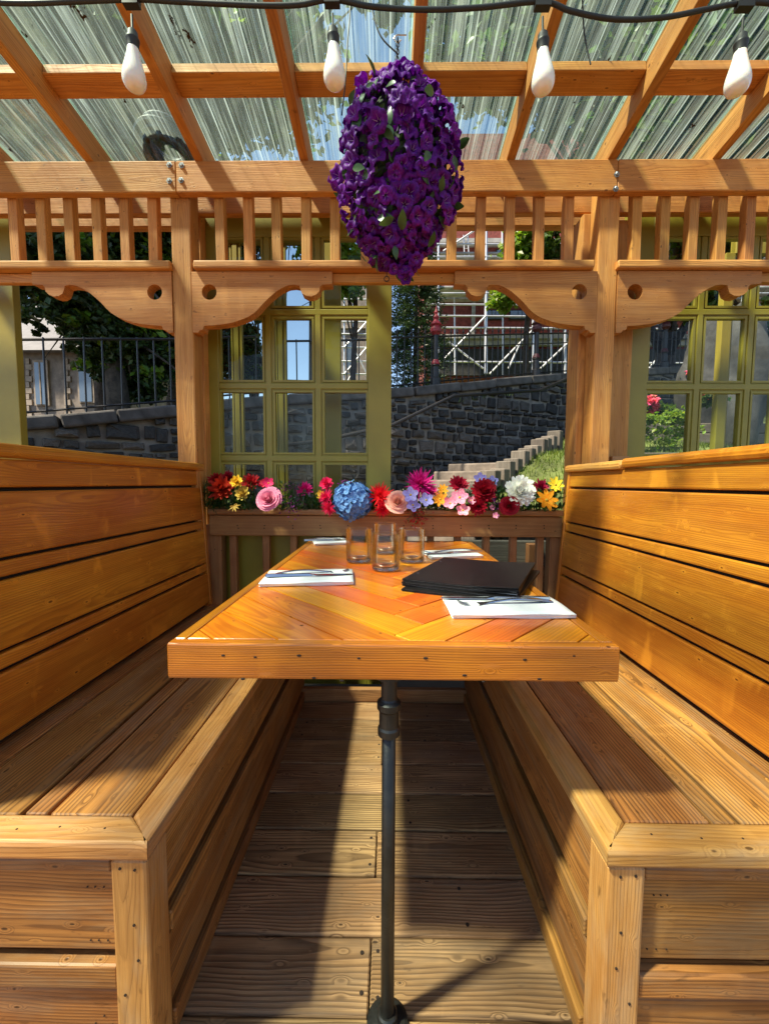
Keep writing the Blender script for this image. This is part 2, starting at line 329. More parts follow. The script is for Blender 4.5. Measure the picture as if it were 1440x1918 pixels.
# ================================================================== BENCHES
def bench(sgn, label, xb, xt):
    root = thing('booth_bench', (XC + sgn*.6, 1.3, 0), label, 'bench', 'wooden booth benches facing each other')
    X = lambda d: XC + sgn*d
    YN, YF = .632, 1.945
    def bd(name, x0, ya, z0, x1, yb, z1, W, T, mat, up, **k): return board(name, (X(x0), ya, z0), (X(x1), yb, z1), W, T, mat, root, up, **k)
    # seat planks along Y
    zt = .45
    for (a, b) in ((.442, .592), (.597, .638), (.648, .798), (.802, .90)):
        bd('seat_plank', (a+b)/2, YN+.062, zt-.0165, (a+b)/2, YF, zt-.0165, b-a, .033, W_SEAT, (0,0,1), jit=.0012)
    # mitred nosing: side and end
    for nm, quad in (('seat_nosing', [(.379, YN), (.4395, YN+.0605), (.4395, YF), (.379, YF)]), ('end_nosing', [(.379, YN), (.98, YN), (.98, YN+.0605), (.4395, YN+.0605)])):
        q = [Vector((X(a), b, 0)) for a, b in quad]
        side = nm == 'seat_nosing'
        if side: q = [q[0]+Vector((0, .0012, 0)), q[1]+Vector((0, .0012, 0)), q[2], q[3]]
        xdir = Vector((0, 1, 0)) if side else Vector((1, 0, 0))
        o = q[0].copy(); o.z = zt + .002
        M = frame(xdir, (0,0,1), o); Mi = M.inverted()
        loc = [Mi @ Vector((p.x, p.y, o.z)) for p in q]
        cx = sum((p.x for p in loc))/4; cy = sum((p.y for p in loc))/4
        def ins(p, e):
            s = lambda v, c: math.copysign(1, c-v)
            return (p.x + e*s(p.x, cx)*(0 if abs(p.x-cx) > .2 and False else 1)*.5, p.y + e*s(p.y, cy))
        rings = [(0.0, .007), (-.002, .0025), (-.007, 0), (-.026, 0), (-.031, .003), (-.034, .006)]
        vs = []
        for z, e in rings:
            for p in loc:
                a = ins(p, e); vs.append((a[0], a[1], z))
        n = 4; fs = [(i*n+j, i*n+(j+1) % n, (i+1)*n+(j+1) % n, (i+1)*n+j) for i in range(len(rings)-1) for j in range(n)]
        fs += [tuple(range(n))[::-1], tuple((len(rings)-1)*n+j for j in range(n))]
        mb = MB().add(vs, fs); ob = mb.build(nm, W_NOSE, root, M=M)
        me = ob.data
        import bmesh
        bm = bmesh.new(); bm.from_mesh(me); bmesh.ops.recalc_face_normals(bm, faces=bm.faces); bm.to_mesh(me); bm.free()
    # corner post
    bd('corner_post', .416, YN+.039, 0.0, .416, YN+.039, .415, .062, .064, W_NOSE, (0,-1,0), ch=.005)
    # end boards (face the camera)
    MB().box((min(X(.44), X(1.0)), YN+.05, .01), (max(X(.44), X(1.0)), YN+.055, .41)).build('gap_shade_backing', M_VOID, root)  # dark sheet paints the shade in the gaps between end boards
    for (za, zb, dy, T) in ((.391, .4155, .018, .030), (.229, .382, .030, .022), (.169, .214, .022, .030), (.022, .156, .030, .022)):
        bd('end_board', .4475, YN+dy+.006, (za+zb)/2, .99, YN+dy+.006, (za+zb)/2, zb-za, T, W_PANEL, (0,-1,0), ch=.005)
    # side boards (face the table)
    MB().box((min(X(.412), X(.418)), YN+.08, .01), (max(X(.412), X(.418)), YF, .415)).build('gap_shade_backing', M_VOID, root)  # same dark colour for the shade behind the side boards
    for (za, zb, dx) in ((.262, .414, .402), (.212, .250, .392), (.060, .198, .402), (.003, .050, .390)):
        bd('side_board', dx, YN+.073, (za+zb)/2, dx, YF, (za+zb)/2, zb-za, .020, W_PANEL, (-sgn,0,0), ch=.004, jit=.001)
    # reclining backrest
    zb0, zt0 = .455, 1.105
    def bx(z): return xb + (xt-xb)*(z-zb0)/(zt0-zb0)
    nrm = Vector((-sgn*(zt0-zb0), 0, (xt-xb))).normalized()
    for (za, zb) in ((1.036, 1.103), (.874, 1.027), (.829, .866), (.665, .821), (.622, .657), (.468, .613)):
        zc = (za+zb)/2; d = bx(zc) + .011
        narrow = zb-za < .045
        # the top board tapers up towards the far end under the sloping cap
        bd('back_board', d + (.002 if narrow else 0), YN, zc, d + (.002 if narrow else 0), YF, zc, zb-za, .022, W_BACK, nrm, ch=.005, jit=.0008)
    MB().add([(X(bx(.40)+.026), YN+.01, .40), (X(bx(1.1)+.026), YN+.01, 1.1), (X(bx(1.1)+.026), YF, 1.1), (X(bx(.40)+.026), YF, .40)], [(0,1,2,3)]).build('added_back_lining', M_VOID, root)  # dark sheet added so the gaps stay dark and no sun leaks through
    board('end_trim', (X(bx(.455)+.018), YF+.010, .455), (X(bx(1.103)+.018), YF+.010, 1.103), .045, .019, W_BACK, root, (0,-1,0))
    if sgn < 0:
        bd('cap_rail', xt+.045, YN-.02, 1.123, xt+.040, YF+.03, 1.123, .115, .034, W_BACK, (0,0,1), ch=.012)
    else:
        bd('cap_rail', xt+.045, YN-.02, 1.126, xt+.043, 1.503, 1.126, .115, .034, W_BACK, (0,0,1), ch=.012)
        bd('cap_rail', xt+.041, 1.506, 1.121, xt+.040, YF+.03, 1.121, .115, .034, W_CEDAR, (0,0,1), ch=.012)
    # outer legs / frame
    for yy in (YN+.12, YF-.08):
        bd('frame_post', .93, yy, 0, .945, yy, 1.09, .07, .04, W_PANEL, (0,-1,0))
    # screw heads
    mb = MB()
    for (dx, z) in ((.405, .40), (.430, .402), (.405, .235), (.43, .17), (.412, .11), (.428, .10), (.41, .30)):
        mb.lathe([(.0024, 0), (.0024, .0012)], 8, Matrix.Translation((X(dx), YN+.0068, z)) @ Matrix.Rotation(R(90), 4, 'X'))
    for dx in (.47, .485, .50):
        for z in (.10+rng.uniform(-.02,.02), .35, .20, .25):
            mb.lathe([(.0015, 0), (.0015, .0010)], 8, Matrix.Translation((X(dx+rng.uniform(-.004,.004)), YN+.0245, z)) @ Matrix.Rotation(R(90), 4, 'X'))
    for dx in (.47, .55, .62, .71):
        mb.lathe([(.0019, 0), (.0019, .0010)], 8, Matrix.Translation((X(dx), YN+.03+rng.uniform(-.006,.01), zt+.0015)))
    o = mb.build('screws', M_HOLE, root); tag(o, kind='stuff')
    return root
bench(-1, 'left wooden booth bench, its backrest in shade and seat end catching the sun', .848, .885)
bench(1, 'right wooden booth bench with sunlit backrest and split cap rail', .828, .872)

# ================================================================== TABLE
TZ = .77; TY0, TY1 = .69, 1.985; TX0 = at(312, 1215, TY0).x; TX1 = at(1162, 1215, TY0).x
table = thing('booth_table', ((TX0+TX1)/2, (TY0+TY1)/2, 0), 'long glossy orange herringbone plank table on a black pipe leg between the benches', 'table')
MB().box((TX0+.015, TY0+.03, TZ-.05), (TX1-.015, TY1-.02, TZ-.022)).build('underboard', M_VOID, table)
bt = .024
def clip(poly, a, b, c):   # keep a*x+b*y<=c
    out = []
    for i, p in enumerate(poly):
        q = poly[(i+1) % len(poly)]; dp = a*p[0]+b*p[1]-c; dq = a*q[0]+b*q[1]-c
        if dp <= 0: out.append(p)
        if (dp < 0 < dq) or (dq < 0 < dp):
            t = dp/(dp-dq); out.append((p[0]+(q[0]-p[0])*t, p[1]+(q[1]-p[1])*t))
    return out
def slab(poly, z0, z1, ang, name, mat, parent, ch=.0015):
    cx = sum(p[0] for p in poly)/len(poly); cy = sum(p[1] for p in poly)/len(poly)
    M = Matrix.Translation((cx, cy, (z0+z1)/2)) @ Matrix.Rotation(ang, 4, 'Z'); Mi = M.inverted()
    n = len(poly); vs = []
    for z, k in ((z0, 0), (z1-ch, 0), (z1, ch)):
        for p in poly:
            d = Vector((cx-p[0], cy-p[1])); d = d.normalized()*k*1.4 if d.length > 1e-6 else d
            vs.append(Mi @ Vector((p[0]+d.x, p[1]+d.y, z)))
    fs = [(i*n+j, i*n+(j+1) % n, (i+1)*n+(j+1) % n, (i+1)*n+j) for i in range(2) for j in range(n)]
    fs += [tuple(range(n))[::-1], tuple(2*n+j for j in range(n))]
    return MB().add(vs, fs).build(name, mat, parent, M=M)
ix0, ix1, iy0, iy1 = TX0+bt+.001, TX1-bt-.001, TY0+bt+.001, TY1-bt-.001
tcx = (TX0+TX1)/2+.004; pw = .083; g = .0017; s2 = math.sqrt(.5)
def area(p): return abs(sum(p[i][0]*p[(i+1)%len(p)][1]-p[(i+1)%len(p)][0]*p[i][1] for i in range(len(p))))/2
for k in range(-32, 12):
    for side in (0, 1):
        if side == 0: uv = [(-3, k*pw+g), ((k+1)*pw-g, k*pw+g), ((k+1)*pw-g, (k+1)*pw-g), (-3, (k+1)*pw-g)]
        else: uv = [(k*pw+g, -3), ((k+1)*pw-g, -3), ((k+1)*pw-g, k*pw-g), (k*pw+g, k*pw-g)]
        poly = [(tcx + (u-v)*s2, TY0 + .05 - (u+v)*s2) for u, v in uv]
        for (a, b, c) in ((-1,0,-ix0), (1,0,ix1), (0,-1,-iy0), (0,1,iy1)):
            if poly: poly = clip(poly, a, b, c)
        if len(poly) < 3 or area(poly) < 2e-5: continue
        if sum(poly[i][0]*poly[(i+1)%len(poly)][1]-poly[(i+1)%len(poly)][0]*poly[i][1] for i in range(len(poly))) < 0: poly = poly[::-1]
        dz = rng.uniform(-.0004, .0002)
        slab(poly, TZ-.021, TZ+dz, R(-45) if side == 0 else R(-135), 'top_plank', W_TABLE, table)
# edge boards wrap the top, their upper edges form the light border
board('edge_board', (TX0, TY0+.0115, TZ-.0311), (TX1, TY0+.0115, TZ-.0311), .0635, .023, W_APRON, table, (0,-1,0), ch=.0035)
board('edge_board', (TX0, TY1-.0115, TZ-.0311), (TX1, TY1-.0115, TZ-.0311), .0635, .023, W_APRON, table, (0,1,0), ch=.0035)
board('edge_board', (TX0+.0115, TY0+.0235, TZ-.0311), (TX0+.0115, TY1-.0235, TZ-.0311), .0635, .023, W_APRON, table, (-1,0,0), ch=.0035)
board('edge_board', (TX1-.0115, TY0+.0235, TZ-.0311), (TX1-.0115, TY1-.0235, TZ-.0311), .0635, .023, W_APRON, table, (1,0,0), ch=.0035)
LX = at(727, 1600, .725).x; LY = .725
leg = MB().lathe([(.0128, .006), (.0128, .62)], 20, Matrix.Translation((LX, LY, 0))).build('pipe_leg', M_BLACK, table, smooth=False)
leg.data.polygons.foreach_set('use_smooth', [len(p.vertices) == 4 for p in leg.data.polygons])
MB().lathe([(.0165, .586), (.0205, .589), (.0205, .601), (.018, .605), (.018, .634), (.022, .639), (.022, .650), (.0165, .655), (.0145, .658), (.0145, .695), (.028, .70), (.028, .72)], 24, Matrix.Translation((LX, LY, 0))).build('pipe_coupling', M_BLACK, table)
MB().lathe([(.040, 0), (.040, .005), (.034, .008), (.020, .010), (.019, .024), (.016, .027)], 28, Matrix.Translation((LX, LY, 0))).build('floor_flange', M_BLACK, table)
MB().lathe([(.0155, .0), (.0155, .72)], 14, Matrix.Translation((LX, 1.66, 0))).build('pipe_leg', M_BLACK, table)
mb = MB()
for px, py in ((478,1231),(418,1228),(672,1233),(797,1233),(983,1236),(1075,1229),(455,1272),(588,1270),(1010,1272),(640,1275),(905,1277),(560,1228),(870,1265)):
    p = at(px, py, TY0); mb.ico((p.x, TY0-.0002, p.z), .0026*rng.uniform(.6,1.2), sq=(1.5,.4,.8))
tag(mb.build('nail_marks', M_HOLE, table), kind='stuff')
mb = MB()
for i in range(70):
    x = rng.uniform(ix0+.02, ix1-.02); y = rng.uniform(iy0+.02, iy1-.02)
    if abs(x-tcx) < .05 or rng.random() < .4: mb.ico((x, y, TZ), rng.uniform(.0015, .003), sq=(1.6,1,.12))
tag(mb.build('nail_marks', M_HOLE, table), kind='stuff')

# ================================================================== BACK RAILING
RY = 2.015; zcap = at(720, 957, RY-.05).z
rail = thing('railing', (XC, RY+.05, 0), 'brown stained wooden railing with flower shelf at the far end of the table', 'railing')
xl, xr = -1.02, 1.02
board('shelf_cap', (XC-.86, RY+.035, zcap-.009), (XC+.86, RY+.035, zcap-.009), .165, .030, W_RAIL, rail, (0,0,1), ch=.008)
zf = zcap-.026
board('fascia', (XC-.86, RY-.013, zf-.051), (XC+.86, RY-.013, zf-.051), .100, .030, W_RAIL, rail, (0,-1,0), ch=.004)
for px in (440, 398, 501, 552, 601, 652, 703, 756, 805, 855, 908, 958, 1008):
    x = at(px, 1050, RY+.03).x
    board('baluster', (x, RY+.022, .20), (x, RY+.022, zf-.05), .034, .036, W_RAIL, rail, (0,-1,0))
board('end_post', (XC-.845, RY+.03, 0), (XC-.845, RY+.03, zf-.03), .06, .06, W_RAIL, rail, (0,-1,0))
board('end_post', (XC+.845, RY+.03, 0), (XC+.845, RY+.03, zf-.03), .06, .06, W_RAIL, rail, (0,-1,0))
board('bottom_rail', (XC-.86, RY-.0, .14), (XC+.86, RY-.0, .14), .14, .036, W_RAIL, rail, (0,-1,0))
board('kick_board', (XC-.86, 1.905, .035), (XC+.86, 1.905, .035), .062, .030, W_RAIL, rail, (0,-1,0))
mb = MB()
for px in (445, 495, 548, 599, 652, 810, 862, 914, 966, 1018, 705, 757):
    for dy in (-2.5, 2.5):
        p = at(px+rng.uniform(-1.5,1.5), 987+dy, RY-.028); mb.lathe([(.0034, 0), (.0034, .0012)], 8, Matrix.Translation((p.x, RY-.0275, p.z)) @ Matrix.Rotation(R(90), 4, 'X'))
tag(mb.build('screws', M_HOLE, rail), kind='stuff')

# ================================================================== PERGOLA
perg = thing('pergola', (XC, 1.95, 0), 'cedar pergola frame with carved brackets, baluster frieze and clear corrugated roof', 'pergola')
PY = 1.915                           # front face of posts
BZ1 = at(600, 299, PY-.038).z; BZ0 = at(600, 359, PY-.038).z
xj1, xj2 = at(329, 320, PY-.038).x, at(1157, 330, PY-.038).x
zc = (BZ0+BZ1)/2; bh = BZ1-BZ0
for a, b in ((-3.2, xj1-.001), (xj1+.001, xj2-.001), (xj2+.001, 3.2)):
    board('beam', (a, PY-.020, zc), (b, PY-.020, zc), bh, .038, W_CEDAR, perg, (0,-1,0), ch=.005)
posts = (at(343, 600, PY).x, at(1134, 600, PY).x)
for i, x in enumerate(posts):
    board('post', (x, PY+.045, -.03), (x, PY+.045, BZ1), .089, .089, W_CEDAR, perg, (0,-1,0), ch=.006)
board('post', (posts[0]-.012, PY+.19, -.03), (posts[0]-.012, PY+.19, BZ0+.04), .08, .10, W_CEDAR, perg, (0,-1,0), ch=.005)
xq = at(1157, 700, PY+.145).x
board('post', (xq, PY+.165, -.03), (xq, PY+.165, BZ0-.01), .125, .05, W_CEDAR, perg, (0,-1,0), ch=.005)
board('post', (posts[1]-.045, PY+.155, -.03), (posts[1]-.045, PY+.155, BZ0-.01), .06, .12, W_CEDAR, perg, (0,-1,0), ch=.005)
p = at(1158, 868, PY+.12)
board('post_block', (p.x-.04, p.y, p.z-.05), (p.x+.045, p.y, p.z-.05), .17, .03, W_NOSE, perg, (0,-1,0))
# bolts
for px, py in ((317,308),(340,309),(317,338),(339,337),(1155,326),(1153,353)):
    p = at(px, py, PY-.040)
    MB().lathe([(.013,0),(.013,.002),(.0085,.0025),(.0085,.007),(.006,.009)], 6, Matrix.Translation((p.x, PY-.0392, p.z)) @ Matrix.Rotation(R(90), 4, 'X')).build('bolt', M_BOLT, perg)
# lower frieze rail
RZ1 = at(600, 487, PY-.02).z; RZ0 = at(600, 503, PY-.02).z
def railseg(px0, px1):
    a = at(px0, 490, PY-.02).x if px0 > -50 else -3.2; b = at(px1, 490, PY-.02).x if px1 < 1500 else 3.2
    board('frieze_rail', (a, PY+.02, (RZ0+RZ1)/2), (b, PY+.02, (RZ0+RZ1)/2), .095, RZ1-RZ0, W_CEDAR, perg, (0,0,1), ch=.008)
    board('frieze_rail', (a, PY+.03, RZ0-.022), (b, PY+.03, RZ0-.022), .042, .030, W_CEDAR, perg, (0,-1,0), ch=.004)
railseg(-99, 319); railseg(362, 1113); railseg(1157, 1600)
for px in (-28,24,76,128,180,232,284, 411,464,517,572,626,684,738,792,846, 900,956,1011,1066, 1193,1246,1299,1352,1406,1460):
    x = at(px, 430, PY).x
    board('baluster', (x+.002, PY+.022, RZ1), (x+rng.uniform(-.003,.003), PY+.022, BZ0+.03), .042, .040, W_CEDAR, perg, (0,-1,0), ch=.003)
# header behind frieze
board('header', (-3.2, PY+.135, at(600, 400, PY+.12).z+.08), (3.2, PY+.135, at(600, 400, PY+.12).z+.08), .16, .035, W_CEDAR, perg, (0,-1,0))
board('header', (-3.2, PY+.34, at(600, 424, PY+.32).z+.07), (3.2, PY+.34, at(600, 424, PY+.32).z+.07), .14, .05, W_CEDAR, perg, (0,-1,0))
# carved brackets
prof = [(365,500),(617,500),(617,522),(599,523),(595,527),(594,534),(588,540),(580,543),(571,542.5),(563,538),(560,531),(558,524.5),(549,523),(538,524),(526,529),(515.5,535.5),(504,545),(493,555),(485,564),(476.7,571.7),(465,579),(451.7,584),(438,588.5),(424,591),(404,593.5),(385,594.5),(383,601),(377,602.5),(374,606.5),(365,606.5)]
hc, hr = (396,535.5), 13.5
k = (PY+.02)/FPX
def bracket(xpost, sgn, ztop):
    T = .052; pts = [((x-365)*k*sgn, -(y-500)*k) for x, y in prof]
    hx, hz = (hc[0]-365)*k*sgn, -(hc[1]-500)*k; n = 20
    import bmesh
    bm = bmesh.new()
    vo = [bm.verts.new((x, z, 0)) for x, z in pts]
    vi = [bm.verts.new((hx+hr*k*math.cos(2*math.pi*i/n), hz+hr*k*math.sin(2*math.pi*i/n), 0)) for i in range(n)]
    es = [bm.edges.new((vo[i], vo[(i+1) % len(vo)])) for i in range(len(vo))] + [bm.edges.new((vi[i], vi[(i+1) % n])) for i in range(n)]
    bmesh.ops.triangle_fill(bm, edges=es, use_beauty=True)
    # drop triangles that filled the hole
    for f in [f for f in bm.faces if (f.calc_center_median()-Vector((hx, hz, 0))).length < hr*k*.96 and all(v in vi for v in f.verts)]: bm.faces.remove(f)
    r = bmesh.ops.extrude_face_region(bm, geom=bm.faces[:])
    for v in [g for g in r['geom'] if isinstance(g, bmesh.types.BMVert)]: v.co.z += T
    bmesh.ops.recalc_face_normals(bm, faces=bm.faces)
    me = bpy.data.meshes.new('bracket'); bm.to_mesh(me); bm.free(); me.materials.append(W_CEDAR)
    # local (x, z, depth) -> local X along, Y up, Z towards the viewer
    M = Matrix(((1,0,0,xpost),(0,0,-1,PY+.048),(0,1,0,ztop),(0,0,0,1)))
    return link('bracket', me, perg, M)
zb = RZ0-.003
for x in posts:
    bracket(x+.046, 1, zb); bracket(x-.046, -1, zb)
# rafters: fall away from the camera
SL = .15
def rz(Y): return BZ1 + SL*(PY-.04-Y)          # underside of rafters
rn = Vector((0, SL, 1)).normalized()
for px in (-235, -30, 166, 372, 569, 772, 957, 1147, 1343, 1545):
    x = at(px, 297, PY-.04).x
    board('rafter', (x, -1.7, rz(-1.7)+.058), (x, 2.16, rz(2.16)+.058), .038, .116, W_CEDAR, perg, rn, ch=.003)
RX = sorted([at(px, 297, PY-.04).x for px in (-235, -30, 166, 372, 569, 772, 957, 1147, 1343, 1545)])
for a, b in zip(RX[:-1], RX[1:]):
    for yb in (1.665, -1.2):
        c = Vector((0, yb, rz(yb)+.096))
        board('blocking', (a+.0195, yb, c.z), (b-.0195, yb, c.z), .089, .038, W_CEDAR, perg, rn, ch=.003)
def corr(x0, x1, lift):
    mb = MB(); xs = []; pitch = .0745; x = x0
    while x < x1:
        for dx, z in ((0, 0), (.022, 0), (.028, .012), (.046, .012), (.052, 0), (.0633, .0), (.0655, .003), (.068, 0)):
            if x+dx <= x1: xs.append((x+dx, z))
        x += pitch
    ys = [-1.75, -.6, .5, 1.3, 1.9, 2.24]; vs = []; n = len(xs)
    for yy in ys:
        for xx, z in xs: vs.append((xx, yy, rz(yy)+.119+z+lift))
    fs = [(i*n+j, i*n+j+1, (i+1)*n+j+1, (i+1)*n+j) for i in range(len(ys)-1) for j in range(n-1)]
    return mb.add(vs, fs).build('roof_panel', M_ROOF, perg)
for i in range(0, len(RX)-1):
    corr(RX[i]-.03, RX[i+1]+.03, .003 if i % 2 else 0)
# small ring hook under frieze rail
p = at(724, 522, PY-.01)
mb = MB(); mb.tube([(p.x+.011*math.cos(a*math.pi/8), p.y, p.z+.011*math.sin(a*math.pi/8)) for a in range(17)], .0022, 6); mb.tube([(p.x, p.y, p.z+.010), (p.x, p.y, p.z+.03)], .0022, 6)
mb.build('ring_hook', M_BLACK, perg)
# coiled hose and debris on the roof
p = at(316, 252, 2.02); zz = rz(2.02)+.19
p = at(316, 250, 2.0); hose = MB()
cyy = 2.03; cxx = at(316, 250, cyy).x
for t in range(5):
    rr = .085+.012*(t % 3); cz = rz(cyy)+.149+.016*t
    hose.tube([(cxx+rr*math.cos(a*math.pi/14)+.008*math.sin(t*2), cyy-.02+1.15*rr*math.sin(a*math.pi/14), cz - SL*1.15*rr*math.sin(a*math.pi/14)) for a in range(29)], .016, 8)
tag(hose.build('hose_coil', M_RUBBER), 'black coiled hose lying on top of the clear corrugated roof at left', 'hose')

# ================================================================== OLIVE GLAZED DOORS
DZT = at(560, 400, 2.13).z; DZP = at(560, 447, 2.13).z
rows = [at(640, y, 2.13).z for y in (586.5, 724.5, 859.5)]
def door(x0, Yd, label, w=None, wl=.125, wr=.118, cross=True):
    DZP, rows = at(640, 447, Yd).z, [at(640, y, Yd).z for y in (586.5, 724.5, 859.5)]
    w = w or 1.0; x1 = x0+w
    d = thing('glazed_door', (x0+w/2, Yd, 0), label, 'glazed door', 'olive green glazed doors behind the pergola')
    T = .042
    def bx(name, a, b, za, zb_, t=T, yo=0):
        L = b-a; H = zb_-za
        if L > H: return board(name, (a, Yd+yo, (za+zb_)/2), (b, Yd+yo, (za+zb_)/2), H, t, M_OLIVE, d, (0,-1,0), ch=.003)
        return board(name, ((a+b)/2, Yd+yo, za), ((a+b)/2, Yd+yo, zb_), L, t, M_OLIVE, d, (0,-1,0), ch=.003)
    bx('stile', x0, x0+wl, -.02, DZT); bx('stile', x1-wr, x1, -.02, DZT)
    zpb = rows[2] - (rows[1]-rows[2])
    bx('top_rail', x0+wl, x1-wr, DZP, DZT); bx('bottom_rail', x0+wl, x1-wr, -.02, zpb, T, 0)
    a, b = x0+wl, x1-wr; cw = (b-a)/3
    hs = [DZP]+rows+[zpb]
    if not cross: hs = [DZP, zpb]; rows = []
    for z in rows:
        bx('muntin', a, b, z-.014, z+.014, .034); bx('muntin_bead', a, b, z-.021, z+.021, .020)
    for i in (1, 2):
        bx('muntin', a+cw*i-.014, a+cw*i+.014, zpb, DZP, .0335); bx('muntin_bead', a+cw*i-.021, a+cw*i+.021, zpb, DZP, .0205)
    nr = len(hs)-1
    for j in range(nr):
        for i in range(3):
            z1 = hs[j]-(.021 if j else 0); z0 = hs[j+1]+(.021 if j < nr-1 else 0)
            xa = a+cw*i+(.021 if i else 0); xb = a+cw*(i+1)-(.021 if i < 2 else 0)
            # bead frame and pane
            mb = MB(); e = .010
            for q in (((xa,Yd-.014,z0),(xb,Yd+.014,z0+e)), ((xa,Yd-.014,z1-e),(xb,Yd+.014,z1)), ((xa,Yd-.0135,z0+e),(xa+e,Yd+.0135,z1-e)), ((xb-e,Yd-.0135,z0+e),(xb,Yd+.0135,z1-e))): mb.box(*q)
            f = mb.build('pane_frame', M_OLIVE, d)
            tilt = Matrix.Rotation(R(rng.uniform(-.7,.7)), 4, 'X') @ Matrix.Rotation(R(rng.uniform(-.8,.8)), 4, 'Z')
            hw, hh = (xb-xa)/2-e*.8, (z1-z0)/2-e*.8
            m2 = MB().add([(-hw,0,-hh),(hw,0,-hh),(hw,0,hh),(-hw,0,hh)], [(0,1,2,3)])
            m2.build('pane', M_PANE, f, M=Matrix.Translation(((xa+xb)/2, Yd, (z0+z1)/2)) @ tilt)
    return d
xr_ = at(733, 700, 2.11).x
door(xr_-1.0, 2.13, 'olive green glazed door directly behind the purple basket and left post')
door(at(638, 700, 2.36).x-.93, 2.38, 'second olive green door folded behind the middle one, seen through its panes', w=.93, wl=.09, wr=.09, cross=False)
door(at(1165, 700, 2.11).x, 2.13, 'olive green glazed door above the right bench')
door(at(1354, 700, 2.45).x, 2.50, 'olive green door standing behind the panes above the right bench', wl=.055, wr=.055, cross=False)
door(at(33, 700, 2.11).x-1.0, 2.13, 'olive green door edge at the far left above the left bench')
door(at(22, 700, 2.36).x-1.02, 2.38, 'olive green door folded behind the far left door edge')
p = at(1080, 700, 2.2)
jamb = board('door_jamb', (p.x, 2.2, 0), (p.x, 2.2, DZT), .022, .06, M_OLIVE, None, (0,-1,0)); tag(jamb, 'narrow olive door jamb strip beside the right post', 'door jamb')

# ================================================================== OUTSIDE
M_STONE = [plain('stone_%d' % i, c, rough=.85, nscale=9, namt=.35, bump=.9, bscale=22) for i, c in enumerate(((.042,.042,.039),(.070,.066,.058),(.027,.028,.027),(.11,.098,.082)))]
M_MORTAR = plain('lime_mortar', (.22,.205,.175), rough=.95, nscale=6, namt=.3, bump=.8, bscale=40)
M_COPING = plain('coping_stone', (.085,.080,.072), rough=.9, nscale=5, namt=.4, bump=.8, bscale=25)
M_GRASS = plain('grass_blade', (.13,.19,.028), rough=.55, perisland=.35, transl=.35)
M_SOIL = plain('grassy_ground', (.085,.11,.025), rough=.95, nscale=2.5, namt=.45, bump=.6, bscale=15)
M_EARTH = plain('bare_earth', (.07,.055,.04), rough=.95, nscale=2, namt=.4, bump=.6, bscale=10)
M_LEAF = plain('maple_leaf', (.060,.115,.018), rough=.45, perisland=.4, transl=.45)
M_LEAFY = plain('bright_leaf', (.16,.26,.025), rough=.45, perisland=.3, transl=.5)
M_LEAFD = plain('shade_leaf', (.034,.062,.014), rough=.5, perisland=.45, transl=.2)  # foliage shade put into a darker leaf colour
M_NEEDLE = plain('spruce_needle', (.045,.085,.03), rough=.5, perisland=.4, transl=.15)
M_BARK = plain('bark', (.055,.042,.032), rough=.95, nscale=12, namt=.5, bump=1, bscale=30)

# ground, far and near
mb = MB(); mb.box((-300, -300, -.5), (300, 400, -.16)); gnd = mb.build('ground', M_EARTH); tag(gnd, kind='structure')
# --- stone retaining wall along a bending line (x, y, coping top z)
WL = []
for px, py, Y in ((-260, 800, 3.3), (35, 781, 3.75), (180, 768, 4.1), (320, 757, 4.5), (455, 742, 4.9), (593, 735, 5.2), (732, 728, 5.45), (910, 710, 6.3), (1076, 697, 7.1), (1500, 672, 9.0)):
    p = at(px, py, Y); WL.append(Vector((p.x, p.y, p.z)))
seg = [(WL[i+1]-WL[i]).xy.length for i in range(len(WL)-1)]; WT = sum(seg)
def wal(t):
    for i, L in enumerate(seg):
        if t <= L or i == len(seg)-1:
            k = t/L; a, b = WL[i], WL[i+1]; d = (b-a).xy.normalized(); return a.lerp(b, k), d
        t -= L
wall = thing('retaining_wall', (WL[4].x, WL[4].y, 0), 'dark grey rubble stone retaining wall rising behind the doors', 'stone wall')
vs = []; fs = []
for p, q in ((p, None) for p in WL): vs += [(p.x, p.y, -.3), (p.x, p.y, p.z-.13), (p.x+.0, p.y+.45, p.z-.13), (p.x, p.y+.45, -.3)]
for i in range(len(WL)-1): fs += [(i*4+k, (i+1)*4+k, (i+1)*4+k+1, i*4+k+1) for k in range(3)]
MB().add(vs, fs).build('mortar_core', M_MORTAR, wall)
def rock(mat, seed):
    rr = random.Random(seed); c = []
    # rough block: 3x3 grid front, rounded irregular outline; local X along, Z up, -Y out, unit size
    n = 10; front = []
    for x, z in ((-.5,-.42),(-.42,-.5),(.1,-.5),(.44,-.5),(.5,-.40),(.5,.40),(.43,.5),(-.1,.5),(-.42,.5),(-.5,.41)):
        front.append((x*rr.uniform(.80,1.0), z*rr.uniform(.76,1.0)))
    vs = [(x, .5, z) for x, z in front] + [(x, -.28, z) for x, z in front] + [(x*.86+rr.uniform(-.03,.03), -.5+rr.uniform(-.10,.14), z*.80+rr.uniform(-.03,.03)) for x, z in front] + [(rr.uniform(-.1,.1), -.55+rr.uniform(-.08,.05), rr.uniform(-.1,.1))]
    fs = [(k*n+i, k*n+(i+1) % n, (k+1)*n+(i+1) % n, (k+1)*n+i) for k in range(2) for i in range(n)] + [(2*n+i, 2*n+(i+1) % n, 3*n) for i in range(n)]
    return MB().add(vs, fs).mesh('rubble_stone', mat)
ROCKS = [rock(M_STONE[i % 4], i) for i in range(14)]
cand = []
z = -.1; row = 0
